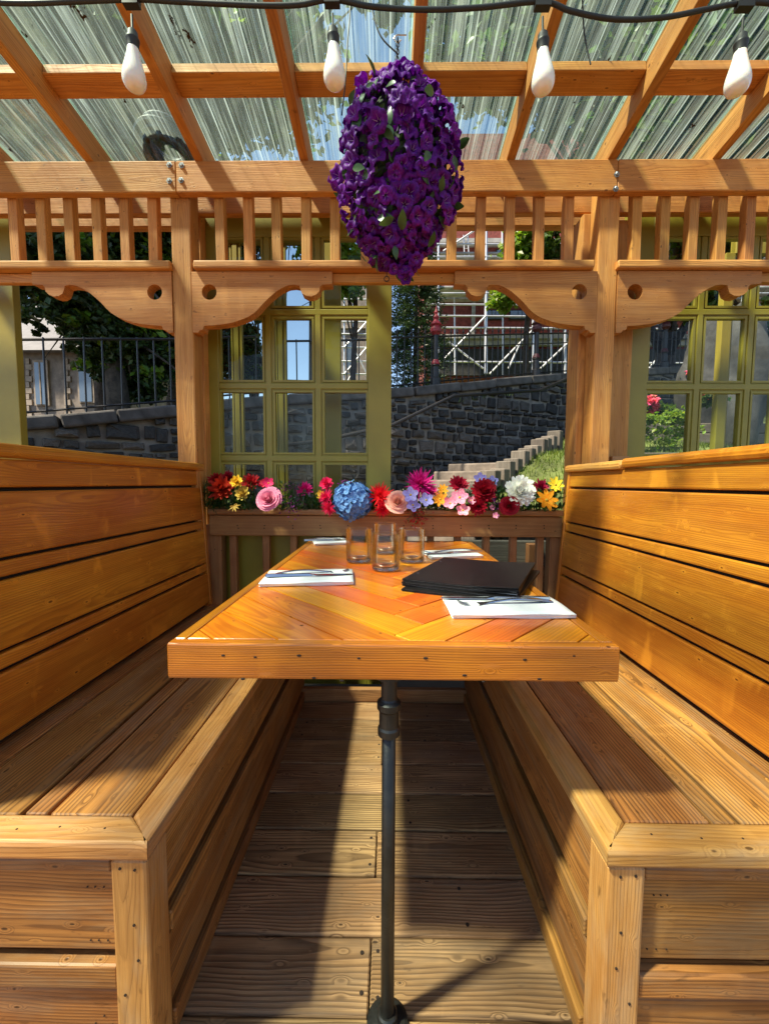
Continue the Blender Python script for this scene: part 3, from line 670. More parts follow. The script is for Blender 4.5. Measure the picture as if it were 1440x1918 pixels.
while z < 3.3:
    h = rng.choice((.07, .10, .13, .18)); t = rng.uniform(-.3, 0)
    while t < WT:
        L = rng.uniform(.10, .32) * (1.2 if h > .14 else 1); tc = min(max(t+L/2, 0), WT-.01)
        p, d = wal(tc)
        slope = 0
        top = p.z-.13
        if z+h*.6 < top:
            hh = min(h, top-z)
            if L > .22 and h > .12 and rng.random() < .4:      # split into two thin ones
                cand.append((t, L*.55, z, hh)); cand.append((t+L*.55, L*.45, z, hh*.5)); cand.append((t+L*.55, L*.45, z+hh*.5, hh*.5))
            else: cand.append((t, L, z, hh))
        t += L
    z += h
st = []
for t, L, z_, h in cand:
    p, d = wal(min(max(t+L/2, 0), WT-.01)); size = L*h/(p.y**2)
    st.append((size, p, d, L, h, z_))
st.sort(key=lambda a: -a[0]); rest = MB()
for i, (sz, p, d, L, h, z_) in enumerate(st):
    M = frame(Vector((d.x, d.y, 0)), (0,0,1), (p.x, p.y, z_+h/2)) @ Matrix.Translation((rng.uniform(-.012,.012), .0, rng.uniform(-.012,.012))) @ Matrix.Rotation(R(rng.gauss(0,4)), 4, 'Y') @ Matrix.Diagonal((L-rng.uniform(.010,.04), rng.uniform(.06,.13), h-rng.uniform(.008,.024), 1))
    me = rng.choice(ROCKS)
    if i < 290: link('stone', me, wall, M)
    else:
        rest.add([M @ v.co for v in me.vertices], [tuple(f.vertices) for f in me.polygons], me.materials[0] == M_STONE[0] and 0 or rng.randrange(3))
tag(rest.build('small_stones', M_STONE[:3], wall), kind='stuff')
t = 0
while t < WT-.1:
    L = rng.uniform(.45, .8); p0, _ = wal(t); p1, _ = wal(min(t+L, WT)); L2 = min(t+L, WT)
    a = Vector((p0.x, p0.y+.15, p0.z-.065)); b = Vector((p1.x, p1.y+.15, p1.z-.065)); dd = (b-a).normalized()*.006
    board('coping_slab', a+dd, b-dd, .42, .125, M_COPING, wall, (0,0,1), ch=.02, jit=.006)
    t += L
# dark handrail fixed to the wall
mb = MB(); pts = [at(x, y, Y) for x, y, Y in ((440, 878, 4.2), (520, 835, 4.5), (600, 826, 4.75), (735, 796, 4.9), (850, 741, 5.3), (1010, 731, 6.0), (1078, 702, 6.5))]
mb.tube(pts, .021, 8)
hr_ = mb.build('handrail', M_BLACK, None); tag(hr_, 'long dark iron handrail sloping up along the stone wall', 'handrail')
# upper ground behind the wall
vs = []; fs = []
for p in WL: vs += [(p.x, p.y+.3, p.z-.12), (p.x*1.2, p.y+3.0, p.z-.02+(.25 if p.x > 0 else -.2)), (p.x*3.0, p.y+18.0, p.z-.02+(.9 if p.x > .6 else -.5)), (p.x*9, p.y+90, p.z+.2)]
for i in range(len(WL)-1): fs += [(i*4+k, (i+1)*4+k, (i+1)*4+k+1, i*4+k+1) for k in range(3)]
tag(MB().add(vs, fs).build('upper_ground', M_SOIL), kind='structure')

# --- iron fences on the coping
def fence(t0, t1, sp, H, label, spear=False, posts_t=()):
    f = thing('iron_fence', tuple(wal((t0+t1)/2)[0]), label, 'fence'); t = t0; tops = []; lows = []
    bm_ = MB().tube([(0,0,0),(0,0,H)], .0085, 6).mesh('fence_bar', M_BLACK)
    while t < t1:
        p, _ = wal(t); p = Vector((p.x, p.y+.15, p.z)); link('bar', bm_, f, Matrix.Translation(p) @ Matrix.Rotation(R(rng.uniform(-.6,.6)), 4, 'Y')); tops.append(p+Vector((0,0,H-.02))); lows.append(p+Vector((0,0,.07)))
        if spear:
            link('spear_head', SPEAR, f, Matrix.Translation(p+Vector((0,0,H))))
        t += sp
    k = [tops[i] for i in range(0, len(tops), 4)]+[tops[-1]]; MB().tube(k, .014, 6).build('top_rail', M_BLACK, f)
    k = [p for p in [lows[i] for i in range(0, len(lows), 4)]+[lows[-1]]]; MB().tube(k, .012, 6).build('bottom_rail', M_BLACK, f)
    if spear: MB().tube([p+Vector((0,0,-.16)) for p in ([tops[i] for i in range(0, len(tops), 4)]+[tops[-1]])], .009, 6).build('middle_rail', M_BLACK, f)
    return f
SPEAR = MB().lathe([(.004, 0), (.016, .03), (.012, .05), (.002, .10)], 6).mesh('spear', M_BLACK)
def tpx(px):   # wall parameter whose coping sits in that direction from the deck
    best = 0
    for i in range(400):
        t = WT*i/400; p, _ = wal(t); q = (p - C0) @ CR; u = CX + FPX*q.x/-q.z
        if u < px: best = t
    return best
tl, tm, tr_ = tpx(-150), tpx(726), tpx(1320)
fence(tl, tpx(500), .155, .76, 'plain black iron fence with thin bars above the wall at left')
fence(tpx(503), tm, .16, .70, 'black iron fence seen through the panes of the middle door')
fence(tm+.03, tr_, .115, .72, 'black iron fence with spear heads in front of the scaffold', True)
M_MAROON = plain('maroon_paint', (.07,.012,.015), rough=.5)
M_RED = plain('red_paint', (.28,.022,.03), rough=.5, nscale=20, namt=.4)
def fpost(px, label, red=True):
    p, _ = wal(tpx(px)); r_ = thing('fence_post', (p.x, p.y+.1, p.z), label, 'fence post', 'ornamental cast iron fence posts'); B = Matrix.Translation((p.x, p.y+.1, p.z-.02))
    MB().lathe([(.075,0),(.075,.12),(.055,.14),(.05,.28),(.06,.30),(.05,.33),(.035,.36),(.035,.72)], 14, B).build('shaft', M_BLACK, r_)
    MB().lathe([(.05,.30),(.062,.32),(.05,.36),(.04,.38)], 14, B).build('collar', M_RED if red else M_MAROON, r_)
    MB().lathe([(.04,.72),(.075,.76),(.08,.80),(.06,.84),(.085,.86),(.05,.90),(.03,.93),(.045,.96),(.02,1.0),(.03,1.03),(.012,1.07),(.002,1.13)], 14, B).build('finial', (M_RED if red else M_MAROON), r_)
fpost(820, 'black iron fence post with bright red finial in front of the spruce')
fpost(1010, 'dark maroon topped iron fence post near the right post', False)
fpost(1250, 'black topped fence post seen through the panes of the right door', False)

# --- steps and sleeper edge
sd = Vector((.645, .765, 0)); sn = Vector((-.765, .645, 0))
steps = thing('stone_steps', (.6, 3.4, 0), 'worn pale steps climbing beside the stone wall', 'steps')
M_STEP = plain('worn_step', (.17,.14,.11), rough=.85, nscale=6, namt=.3, bump=.5, bscale=30)
e0 = Vector((.60, 3.42, 0)); z0s = .66
for i in range(6):
    o = e0 + sd*(.34*i); ztop = z0s+.108*(i+1)
    c = o + sn*.62 + sd*.45
    M = frame(sn, (0,0,1), (c.x, c.y, ztop-.35)); me = board_mesh(1.15, .90, .70, M_STEP, .018)
    link('step', me, steps, M)
sle = thing('sleeper_edging', (.9, 4.0, .8), 'row of upright weathered timber sleepers edging the steps', 'edging')
for i in range(13):
    o = e0 + sd*(.165*i+.10) - sn*.05; zt = z0s+.38+.108/.34*.165*i + rng.uniform(-.02,.03)
    board('sleeper', (o.x, o.y, zt-.75), (o.x+rng.uniform(-.01,.01), o.y+rng.uniform(-.01,.01), zt), .155, .12, W_OLD, sle, (sd.x, sd.y, 0), ch=.012)
# --- timber retaining wall and grass bank at right
tw = thing('timber_retaining_wall', (2.5, 2.72, 0), 'stained board retaining wall under the grass bank behind the railing', 'timber wall')
for j in range(5):
    zc = .68-.09-.175*j
    for a, b in ((.44, 1.55), (1.56, 3.6), (3.61, 6.0)):
        board('plank', (a+.1*(j % 2), 2.72, zc), (b+.1*(j % 2)-.01, 2.72, zc), .165, .05, W_RAIL if j % 2 else W_OLD, tw, (0,-1,0), ch=.006, jit=.003)
for x in (.95, 2.6, 4.2): board('stake', (x, 2.66, -.2), (x, 2.66, .66), .09, .07, W_RAIL, tw, (0,-1,0))
def bankz(x, y):
    d = (Vector((x, y, 0))-e0); side = -(d.dot(sn)); along = d.dot(sd)
    return .68 + .37*(y-2.75) + .05*math.sin(x*3.1+y*2) + .04*math.sin(y*5.3-x)
vs = []; nx, ny = 40, 34
for j in range(ny+1):
    for i in range(nx+1):
        y = 2.75+j*.17; xa = max(.45, e0.x + (y-e0.y)*sd.x/sd.y + .04); x = xa + (9-xa)*(i/nx)**1.4
        vs.append((x, y, bankz(x, y)))
fs = [(j*(nx+1)+i, j*(nx+1)+i+1, (j+1)*(nx+1)+i+1, (j+1)*(nx+1)+i) for j in range(ny) for i in range(nx)]
tag(MB().add(vs, fs).build('grass_bank', M_SOIL, smooth=True), kind='structure')
mb = MB()
for i in range(26000):
    y = 2.76+rng.random()**1.3*5.0; xa = max(.46, e0.x + (y-e0.y)*sd.x/sd.y+.06); x = xa + rng.random()**1.2*(5.2-xa) if xa < 5 else xa
    h = rng.uniform(.03, .085); q = rng.uniform(0, 6.28); wv = .0035+.0010*y/2; lx, ly = rng.gauss(0,.025), rng.gauss(0,.025); z = bankz(x, y)-.01
    c, s_ = math.cos(q)*wv, math.sin(q)*wv
    mb.add([(x-c, y-s_, z), (x+c, y+s_, z), (x+lx, y+ly, z+h)], [(0,1,2)])
tag(mb.build('grass', M_GRASS), 'sunlit tufted grass covering the bank at right', 'grass', kind='stuff')
mb = MB()
for i in range(9000):
    t = rng.uniform(tpx(735), WT); p, _ = wal(min(t, WT-.01)); x = p.x+rng.uniform(0,1.0); y = p.y+.42+rng.random()**2*3.2; z = p.z-.1+.27*(y-p.y-.3)/2.7*(1 if p.x > 0 else 0)
    h = rng.uniform(.03,.09); q = rng.uniform(0, 6.28); mb.add([(x-math.cos(q)*.006, y-math.sin(q)*.006, z), (x+math.cos(q)*.006, y+math.sin(q)*.006, z), (x+rng.gauss(0,.03), y, z+h)], [(0,1,2)])
tag(mb.build('grass', M_GRASS), 'strip of grass behind the spear headed fence', 'grass', kind='stuff')
# terrace boards, boulder and flower bushes, built for what the right door panes show
for k_, (ya, xa, xb) in enumerate(((4.15, 2.15, 6.5), (5.2, 2.9, 7.5))):
    tb = thing('terrace_edging', ((xa+xb)/2, ya, bankz(xa, ya)), ('lower' if k_ == 0 else 'upper') + ' dark timber terrace edging on the grass bank', 'edging', 'terrace edgings on the grass bank')
    for j in range(2):
        zb_ = bankz(3, ya)+.02+.13*j
        for s_ in range(3):
            a = xa+(xb-xa)*s_/3; b = xa+(xb-xa)*(s_+1)/3-.01
            board('plank', (a, ya+.02*j, zb_), (b, ya+.02*j, zb_), .12, .06, W_OLD, tb, (0,-1,0), ch=.01, jit=.006)
def boulder(c, r, label):
    rr = random.Random(int(c[0]*100)); import bmesh
    bm = bmesh.new(); bmesh.ops.create_icosphere(bm, subdivisions=4, radius=1)
    for v in bm.verts:
        n_ = v.co.normalized(); s_ = 1+.22*math.sin(n_.x*3.3+c[0])*math.cos(n_.y*4.1)+.12*math.sin(n_.z*7+n_.x*5)+.05*math.sin(n_.x*13+n_.z*9)*math.sin(n_.y*11+2)+rr.uniform(-.012,.012)
        v.co = Vector((n_.x*r[0]*s_, n_.y*r[1]*s_, n_.z*r[2]*s_))
    me = bpy.data.meshes.new('boulder'); bm.to_mesh(me); bm.free(); me.materials.append(M_STONE[0]); me.polygons.foreach_set('use_smooth', [True]*len(me.polygons)); o = link('boulder', me); o.location = c; tag(o, label, 'rock')
boulder((4.25, 5.4, 2.3), (.42, .5, 1.0), 'tall dark boulder on the bank behind the right door')

def leaf_mass(mb, blobs, n, ls, clump=.35, seed=0, flat=.5):
    rr = random.Random(seed); tot = sum(b[3]*b[4]*b[5] if len(b) > 4 else b[3]**3 for b in blobs)
    for b in blobs:
        cx, cy, cz = b[:3]; rx, ry, rz_ = b[3:6] if len(b) > 4 else (b[3],)*3
        m = int(n*(rx*ry*rz_)/tot); k = max(3, m//45)
        for _ in range(k):
            u = Vector((rr.gauss(0,1), rr.gauss(0,1), rr.gauss(0,1))).normalized()*rr.uniform(.45, 1.03)
            c = Vector((cx+u.x*rx, cy+u.y*ry, cz+u.z*rz_)); cr = clump*min(rx, ry, rz_)*rr.uniform(.5,1.2)
            for _ in range(m//k):
                p = c+Vector((rr.gauss(0,cr*.5), rr.gauss(0,cr*.5), rr.gauss(0,cr*.32)))
                nrm = (Vector((rr.gauss(0,1), rr.gauss(0,1), rr.gauss(0,1))).normalized()*(1-flat)+Vector((u.x*.4, u.y*.4, .8))*flat).normalized()
                a = nrm.orthogonal().normalized(); a = (Matrix.Rotation(rr.uniform(0, 6.28), 3, nrm) @ a); bb = nrm.cross(a); s_ = ls*rr.uniform(.6, 1.35)
                mb.add([p-a*s_*.5, p+bb*s_*.34+nrm*s_*.08, p+a*s_*.6, p-bb*s_*.34+nrm*s_*.08], [(0,1,2,3)])
    return mb
def tree(name, label, base, trunk_h, r, crown, n, ls, mat, seed, limbs=6, lean=(0,0), mat2=None, group=None, clump=.35):
    t = thing(name, base, label, 'tree', group); rr = random.Random(seed); b = Vector(base); top = b+Vector((lean[0], lean[1], trunk_h))
    mb = MB(); pts = [b.lerp(top, i/6)+Vector((rr.uniform(-.04,.04), rr.uniform(-.04,.04), 0)) for i in range(7)]
    mb.tube(pts, [r*(1.3-.7*i/6) for i in range(7)], 10)
    for i in range(limbs):
        bl = crown[i % len(crown)]; s0 = pts[3+i % 4]; e = Vector(bl[:3])+Vector((rr.uniform(-.3,.3), rr.uniform(-.3,.3), rr.uniform(-.2,.3)))
        mid = s0.lerp(e, .5)+Vector((0,0,.15)); mb.tube([s0, mid, e], [r*.5, r*.3, r*.08], 6)
        for _ in range(3):
            q = e+Vector((rr.gauss(0,.6), rr.gauss(0,.6), rr.gauss(0,.5))); mb.tube([mid, mid.lerp(q,.6)+Vector((0,0,.1)), q], [r*.18, r*.1, r*.03], 5)
    mb.build('trunk', M_BARK, t, smooth=True)
    leaf_mass(MB(), crown, n, ls, clump, seed).build('crown', mat, t)
    if mat2: leaf_mass(MB(), [tuple(list(c[:2])+[c[2]+.15]+list(c[3:])) for c in crown], n//5, ls*1.1, clump, seed+5).build('outer_leaves', mat2, t)  # a brighter mat2 paints sunlit leaves onto dark crowns
    return t
def pb(px, py, Y, rpx, ry=None, k=1.0):   # crown lobe seen at a direction, real size
    p = at(px, py, Y); r_ = rpx*Y/FPX; return (p.x, p.y, p.z, r_, (ry or r_*1.0), r_*k)
# big dark maple at left
b = at(225, 745, 6.0); b.z = 1.75
tree('maple_tree', 'large dark maple with a brighter leaf colour for sunlit edges behind the left fence', tuple(b), 2.2, .13,
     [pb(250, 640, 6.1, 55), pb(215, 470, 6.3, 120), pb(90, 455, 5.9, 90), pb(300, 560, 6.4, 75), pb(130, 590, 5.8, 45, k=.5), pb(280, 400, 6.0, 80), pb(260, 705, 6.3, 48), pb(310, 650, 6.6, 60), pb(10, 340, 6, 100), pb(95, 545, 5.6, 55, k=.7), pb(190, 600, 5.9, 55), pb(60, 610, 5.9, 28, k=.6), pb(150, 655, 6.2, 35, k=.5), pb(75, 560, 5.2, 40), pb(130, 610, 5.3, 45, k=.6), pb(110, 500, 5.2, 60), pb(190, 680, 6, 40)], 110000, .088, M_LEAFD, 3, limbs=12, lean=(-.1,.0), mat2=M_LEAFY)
b = at(330, 745, 7.5); b.z = 1.7
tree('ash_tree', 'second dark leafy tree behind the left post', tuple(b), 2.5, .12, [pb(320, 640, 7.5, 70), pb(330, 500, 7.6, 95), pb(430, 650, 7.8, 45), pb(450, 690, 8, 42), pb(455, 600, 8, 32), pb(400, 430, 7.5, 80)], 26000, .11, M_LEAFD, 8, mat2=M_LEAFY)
b = at(480, 735, 11); b.z = 1.5
tree('far_tree', 'far dark tree against blue sky behind the middle door panes', tuple(b), 2, .12, [pb(440, 640, 11, 45), pb(470, 690, 11, 38), pb(425, 560, 11, 40), pb(490, 545, 11, 14)], 9000, .13, M_LEAFD, 9)
# bright maples at right
b = at(665, 720, 7.5); b.z = 1.9
tree('young_maple', 'bright green maple boughs beside the middle door frame', tuple(b), 3.1, .05, [pb(655, 540, 7.4, 30), pb(640, 500, 7.4, 40), pb(600, 440, 7.3, 55), pb(680, 480, 7.5, 30)], 6000, .10, M_LEAFY, 12, clump=.5)
b = at(985, 700, 9.0); b.z = 2.9
tree('bright_maple', 'bright yellow green maple before the scaffolding', tuple(b), 2.8, .06, [pb(990, 470, 8.6, 36), pb(945, 560, 8.5, 24), pb(960, 520, 8.6, 26), pb(985, 430, 8.6, 30)], 8000, .11, M_LEAFY, 13, clump=.5)
b = at(1100, 690, 8.5); b.z = 3.0
tree('garden_tree', 'dark leafy tree behind the right post', tuple(b), 3, .1, [pb(1055, 450, 8.0, 45), pb(1130, 500, 8.0, 70), pb(1180, 420, 8, 70)], 9000, .12, M_LEAF, 14)
b = at(1390, 720, 8.5); b.z = 2.9
tree('bank_tree', 'sunlit small leaved tree behind the right door', tuple(b), 2, .08, [pb(1400, 600, 8.3, 50), pb(1440, 680, 8.2, 60), pb(1300, 560, 8.5, 45), pb(1330, 480, 8.5, 70)], 12000, .09, M_LEAF, 15, mat2=M_LEAFY)
# spruce
b = at(778, 712, 7.6); b.z = 2.2
sp_ = thing('spruce_tree', tuple(b), 'dark spruce with pale sunlit tips behind the fence', 'tree'); mb = MB().tube([b, b+Vector((0,0,3.6))], [.06, .015], 8); mb.build('trunk', M_BARK, sp_)
mb = MB(); rr = random.Random(4); H = 3.4
for i in range(760):
    h = rr.random()**.8; zz = .05+h*H; R_ = (1-h)**.6*.66+.12; q = rr.uniform(0, 6.283); dirn = Vector((math.cos(q), math.sin(q), -.25+.35*h))
    L = R_*rr.uniform(.75, 1.1); s0 = b+Vector((0,0,zz))
    for j in range(34):
        f = rr.uniform(.2, 1); p = s0+dirn*L*f+Vector((rr.gauss(0,.03), rr.gauss(0,.03), rr.gauss(0,.02)-.08*f*f)); a = Vector((dirn.x+rr.gauss(0,.5), dirn.y+rr.gauss(0,.5), rr.gauss(0,.4))).normalized()*rr.uniform(.04,.08)
        s_ = a.cross(Vector((rr.gauss(0,1), rr.gauss(0,1), 1))).normalized()*.013
        mb.add([p-s_, p+s_, p+a], [(0,1,2)])
mb.build('crown', M_NEEDLE, sp_)
# overhead canopies beyond the roof
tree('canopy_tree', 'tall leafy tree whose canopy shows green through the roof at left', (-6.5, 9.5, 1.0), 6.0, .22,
     [(-5.5, 6.2, 6.5, 1.8, 1.8, 1.3), (-3.6, 6.6, 7.2, 1.6, 1.5, 1.1), (-7.5, 7.5, 6, 2, 2, 1.5), (-2.6, 8.0, 8.8, 1.5, 1.5, 1.2), (-4.6, 5.6, 8.6, 1.6, 1.4, 1.0), (-6.5,4.6,7.2,1.5,1.3,1.0), (-3.4,4.6,6.6,1.2,.9,.7), (-1.6,4.9,7.0,1.1,.8,.6), (-4.8,3.9,6.2,1.1,.9,.7), (-.2,5.6,7.6,.9,.7,.5)], 60000, .16, M_LEAF, 21, limbs=10, mat2=M_LEAFY)  # nearer lobes added to this crown to shade the stone wall
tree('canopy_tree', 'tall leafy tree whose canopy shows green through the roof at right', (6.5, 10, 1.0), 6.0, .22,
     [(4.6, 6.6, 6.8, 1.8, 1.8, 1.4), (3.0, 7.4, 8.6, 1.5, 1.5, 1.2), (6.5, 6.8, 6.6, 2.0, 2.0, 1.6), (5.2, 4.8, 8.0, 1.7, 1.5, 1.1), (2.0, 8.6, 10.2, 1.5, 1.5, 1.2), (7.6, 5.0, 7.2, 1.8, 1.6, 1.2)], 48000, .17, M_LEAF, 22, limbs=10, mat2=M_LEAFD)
# flower bushes set on the bank for blooms reflected in the panes
M_PINK = plain('pink_petal', (.75,.12,.20), rough=.5, perisland=.3, transl=.3); M_CORAL = plain('coral_petal', (.85,.22,.14), rough=.5, perisland=.3, transl=.3)
for (px, py, Y, rp, m, lb) in ((1215, 770, 4.7, 26, M_PINK, 'pink bush standing in for flowers reflected in the first pane column of the right door'), (1320, 715, 5.4, 30, M_PINK, 'low pink bush standing in for reflected flowers beside the boulder'), (1405, 700, 5.2, 28, M_CORAL, 'coral bush standing in for reflected flowers right of the boulder'), (1330, 745, 4.6, 18, M_CORAL, 'small coral clump standing in for reflected flowers in front of the boulder')):
    p = at(px, py, Y); r_ = rp*Y/FPX; t = thing('reflection_flower_bush', (p.x, p.y, p.z-r_), lb, 'bush', 'bushes standing in for window reflections')
    leaf_mass(MB(), [(p.x, p.y, p.z, r_*1.5, r_, r_*.8)], 1400, .05, .5, int(px)).build('foliage', M_LEAF, t)
    leaf_mass(MB(), [(p.x, p.y-.05, p.z+.08, r_*1.4, r_, r_*.7)], 260, .06, .5, int(px)+1).build('blossoms', m, t)
# shrubs below the left railing
for (px, py, Y, rp, lb) in ((470, 1060, 2.9, 60, 'dark low shrub behind the left railing balusters'), (420, 960, 3.0, 60, 'dark ferny shrub in the corner behind the left shelf end'), (1250, 800, 3.6, 40, 'light green shrub low on the grass bank')):
    p = at(px, py, Y); r_ = rp*Y/FPX; o = leaf_mass(MB(), [(p.x, p.y, p.z, r_*1.4, r_*.7, r_*.9)], 1500, .035, .5, int(px)).build('shrub', M_LEAFD if px < 1000 else M_LEAFY); tag(o, lb, 'shrub')

# --- stone church at left
M_ASH = plain('ashlar', (.22,.185,.155), rough=.85, nscale=5, namt=.25, bump=.4, bscale=30)
M_QUOIN = plain('dressed_quoin', (.34,.28,.22), rough=.85, nscale=5, namt=.2)
M_SLATE = plain('roof_slate', (.10,.095,.095), rough=.6, nscale=6, namt=.2)
M_BLUEWIN = plain('blue_tinted_glass', (.10,.14,.20), rough=.05, spec=1.0)  # window glass in one even dark blue
BY = 11.0
def bpx(px, py, dy=0.0): return at(px, py, BY+dy)
ch = thing('stone_house', tuple(bpx(90, 790)), 'old stone house with tall windows and pale slate roof behind the left fence', 'house')
def wallbox(a, b, name, mat, dy=0, th=.3, par=None):
    p0, p1 = bpx(*a), bpx(*b); y = BY+dy
    return MB().box((min(p0.x,p1.x), y, min(p0.z,p1.z)), (max(p0.x,p1.x), y+th, max(p0.z,p1.z))).build(name, mat, par or ch)
wallbox((-160, 660), (215, 800), 'wall', M_ASH, 0, 5)
p0, p1 = bpx(-160, 662), bpx(225, 662); p2 = bpx(-160, 560, 3.5); p3 = bpx(150, 560, 3.5)
MB().add([(p0.x, BY-.3, p0.z), (p1.x, BY-.3, p1.z), (p3.x, BY+3.5, p3.z), (p2.x, BY+3.5, p2.z), (p0.x, BY+7, p0.z), (p1.x, BY+7, p1.z)], [(0,1,2,3), (3,2,5,4), (1,5,2)]).build('roof', M_SLATE, ch)
for (x0, x1, y0_, y1_) in ((68, 92, 680, 760), (150, 176, 676, 755), (20, 45, 685, 765)):
    wf = wallbox((x0-4, y0_-5), (x1+4, y1_), 'window', M_QUOIN, -.06, .1)
    wallbox((x0, y0_), (x1, y1_-2), 'pane', M_BLUEWIN, -.075, .03, wf)
    wallbox(((x0+x1)/2-1, y0_), ((x0+x1)/2+1, y1_-2), 'mullion', M_QUOIN, -.09, .03, wf)
for i in range(11):
    wq = 12 if i % 2 else 7
    for xx in (50, 122):
        wallbox((xx, 672+i*11), (xx+wq, 682+i*11), 'quoin', M_QUOIN, -.04, .1)
# --- brick hall with scaffold at right
M_BRICK = plain('red_brick', (.20,.045,.035), rough=.85, nscale=9, namt=.35, bump=.3, bscale=60)
M_CORN = plain('stone_band', (.34,.33,.30), rough=.8, nscale=6, namt=.2)
M_DECKB = plain('scaffold_plank', (.36,.36,.34), rough=.8, nscale=4, namt=.25)
BY = 15.0
br = thing('brick_hall', tuple(bpx(1000, 700)), 'dark red brick hall with stone bands behind the scaffolding', 'building')
wallbox((800, 250), (1500, 710), 'wall', M_BRICK, 0, 6, br)
for (ya, yb, dy) in ((632, 640, -.35), (640, 650, -.2), (548, 553, -.5), (553, 566, -.3), (455, 462, -.3)): wallbox((795, ya), (1500, yb), 'stone_band', M_CORN, dy, -dy+.05, br)
wallbox((800, 655), (1500, 705), 'basement_wall', M_STONE[2], -.1, .1, br)
for (x0, x1, y0_, y1_) in ((913, 941, 583, 598), (955, 982, 583, 598), (1030, 1056, 583, 598), (870, 895, 480, 530), (930, 955, 470, 530), (1040, 1065, 470, 530), (1215, 1250, 583, 610), (1360,1400,583,610), (905, 925, 670, 700), (1035, 1060, 668, 700)):
    wf = wallbox((x0-2, y0_-2), (x1+2, y1_+2), 'window', M_VOID, -.06, .08, br)
    wallbox((x0, y0_), ((x0+x1)/2-.7, y1_), 'pane', M_BLUEWIN, -.075, .03, wf); wallbox(((x0+x1)/2+.7, y0_), (x1, y1_), 'pane', M_BLUEWIN, -.075, .03, wf)
wallbox((883, 565), (888, 632), 'downpipe', M_CORN, -.12, .1, br)
sc = thing('scaffolding', tuple(bpx(1000, 705, -1.5)), 'galvanised tube scaffolding in front of the dark brick hall', 'scaffold')
def tube(a, b, dy, name, r=.036, par=None):
    MB().tube([bpx(*a, dy), bpx(*b, dy)], r, 8).build(name, M_GALV, par or sc)
for x in (821, 910, 998, 1058, 1130, 1210, 1300, 1390): tube((x, 380), (x, 700), -1.6, 'standard', .05 if x == 910 else .038)
for x in (850, 940, 1030): tube((x, 380), (x+2, 702), -.8, 'standard', .03)
for y in (457, 480.5, 549, 569.5, 591, 613, 677, 420): tube((790, y), (1460, y+(4 if y > 560 else 0)), -1.62, 'ledger', .030)
for a, b in (((828,676),(910,591)), ((917,700),(998,617)), ((1012,690),(1078,628)), ((830,470),(890,430)), ((1215,690),(1290,600)), ((952,690),(975,640)), ((905,690),(840,640)), ((1380, 690), (1320, 620))): tube(a, b, -1.68, 'brace', .03)
for y in (546, 484): 
    p0, p1 = bpx(800, y, -1.2), bpx(1460, y, -1.2); board('scaffold_board', (p0.x, p0.y, p0.z), (p1.x, p1.y, p1.z), .7, .05, M_DECKB, sc, (0,0,1))
for x in (868, 876):   # ladder
    tube((x, 440), (x+2, 480), -1.5, 'ladder_rail', .018)
for k_ in range(6): tube((868, 444+k_*7), (877, 444+k_*7), -1.5, 'ladder_rung', .012)
# grey tower with scaffold seen through the middle door
BY = 17.0
tw2 = thing('grey_tower', tuple(bpx(670, 715)), 'pale grey stone tower behind the right pane column of the middle door', 'building')
wallbox((632, 480), (728, 722), 'wall', M_ASH, 0, 3, tw2); wallbox((632, 610), (728, 616), 'stone_band', M_QUOIN, -.1, .12, tw2); wallbox((650, 640), (664, 690), 'window', M_BLUEWIN, -.05, .1, tw2)
sc2 = thing('scaffolding', tuple(bpx(670, 715, -1.2)), 'pale tube scaffolding around the grey stone tower', 'scaffold')
for x in (645, 662, 687, 706): tube((x, 500), (x, 720), -1.2, 'standard', .035, sc2)
for y in (560, 585, 602, 625, 650, 676, 700): tube((640, y), (712, y+1), -1.25, 'ledger', .03, sc2)
for a, b in (((645,700),(687,650)), ((687,700),(662,650)), ((645,650),(687,602)), ((650,715),(665,690))): tube(a, b, -1.3, 'brace', .028, sc2)
# utility pole
p = at(585, 735, 9.0); pole = MB().tube([(p.x, p.y, 1.5), (p.x+.05, p.y, 6.5)], [.10, .08], 10).build('utility_pole', W_OLD, None); tag(pole, 'grey wooden utility pole against blue sky in the middle door panes', 'pole')
a_, b_ = at(520, 700, 8.9), at(590, 640, 8.9)
wire = MB().tube([at(543, 440, 8.9), at(536, 560, 8.9), at(531, 690, 8.9)], .010, 5).build('wire', M_RUBBER); tag(wire, 'thin dark wire hanging across the blue sky in the door panes', 'wire')

# ================================================================== STRING LIGHT
M_BULB = plain('frosted_bulb', (.86,.82,.78), rough=.22, spec=.5)
N = NT('frosted_bulb_shell'); N.p.inputs['Base Color'].default_value = (.93,.86,.80,1); N.p.inputs['Roughness'].default_value = .22; N.p.inputs['Subsurface Weight'].default_value = .6; N.p.inputs['Subsurface Radius'].default_value = (.03,.02,.015); N.p.inputs['Coat Weight'].default_value = .5
M_BULB = N.m
LYY = .98
sl_ = thing('string_light', tuple(at(720, 20, LYY)), 'black festoon cable with four frosted teardrop bulbs hanging below the roof', 'string light')
ctrl = [(-200, 30), (-60, 5), (60, 5), (245, -2), (330, 2), (480, 9), (560, 8), (622, -2), (700, 12), (800, 17), (900, 13), (1015, 2), (1070, 20), (1150, 35), (1240, 32), (1320, 17), (1392, 4), (1450, 6), (1560, 20)]
pts = [at(x, y, LYY) for x, y in ctrl]
def cr(p, n=6):
    out = []
    for i in range(len(p)-1):
        a = p[max(i-1, 0)]; b = p[i]; c = p[i+1]; d = p[min(i+2, len(p)-1)]
        for k_ in range(n):
            t = k_/n; out.append(.5*((2*b)+(c-a)*t+(2*a-5*b+4*c-d)*t*t+(3*b-a-3*c+d)*t**3))
    return out+[p[-1]]
MB().tube(cr(pts), .0050, 8).build('cable', M_RUBBER, sl_, smooth=True)
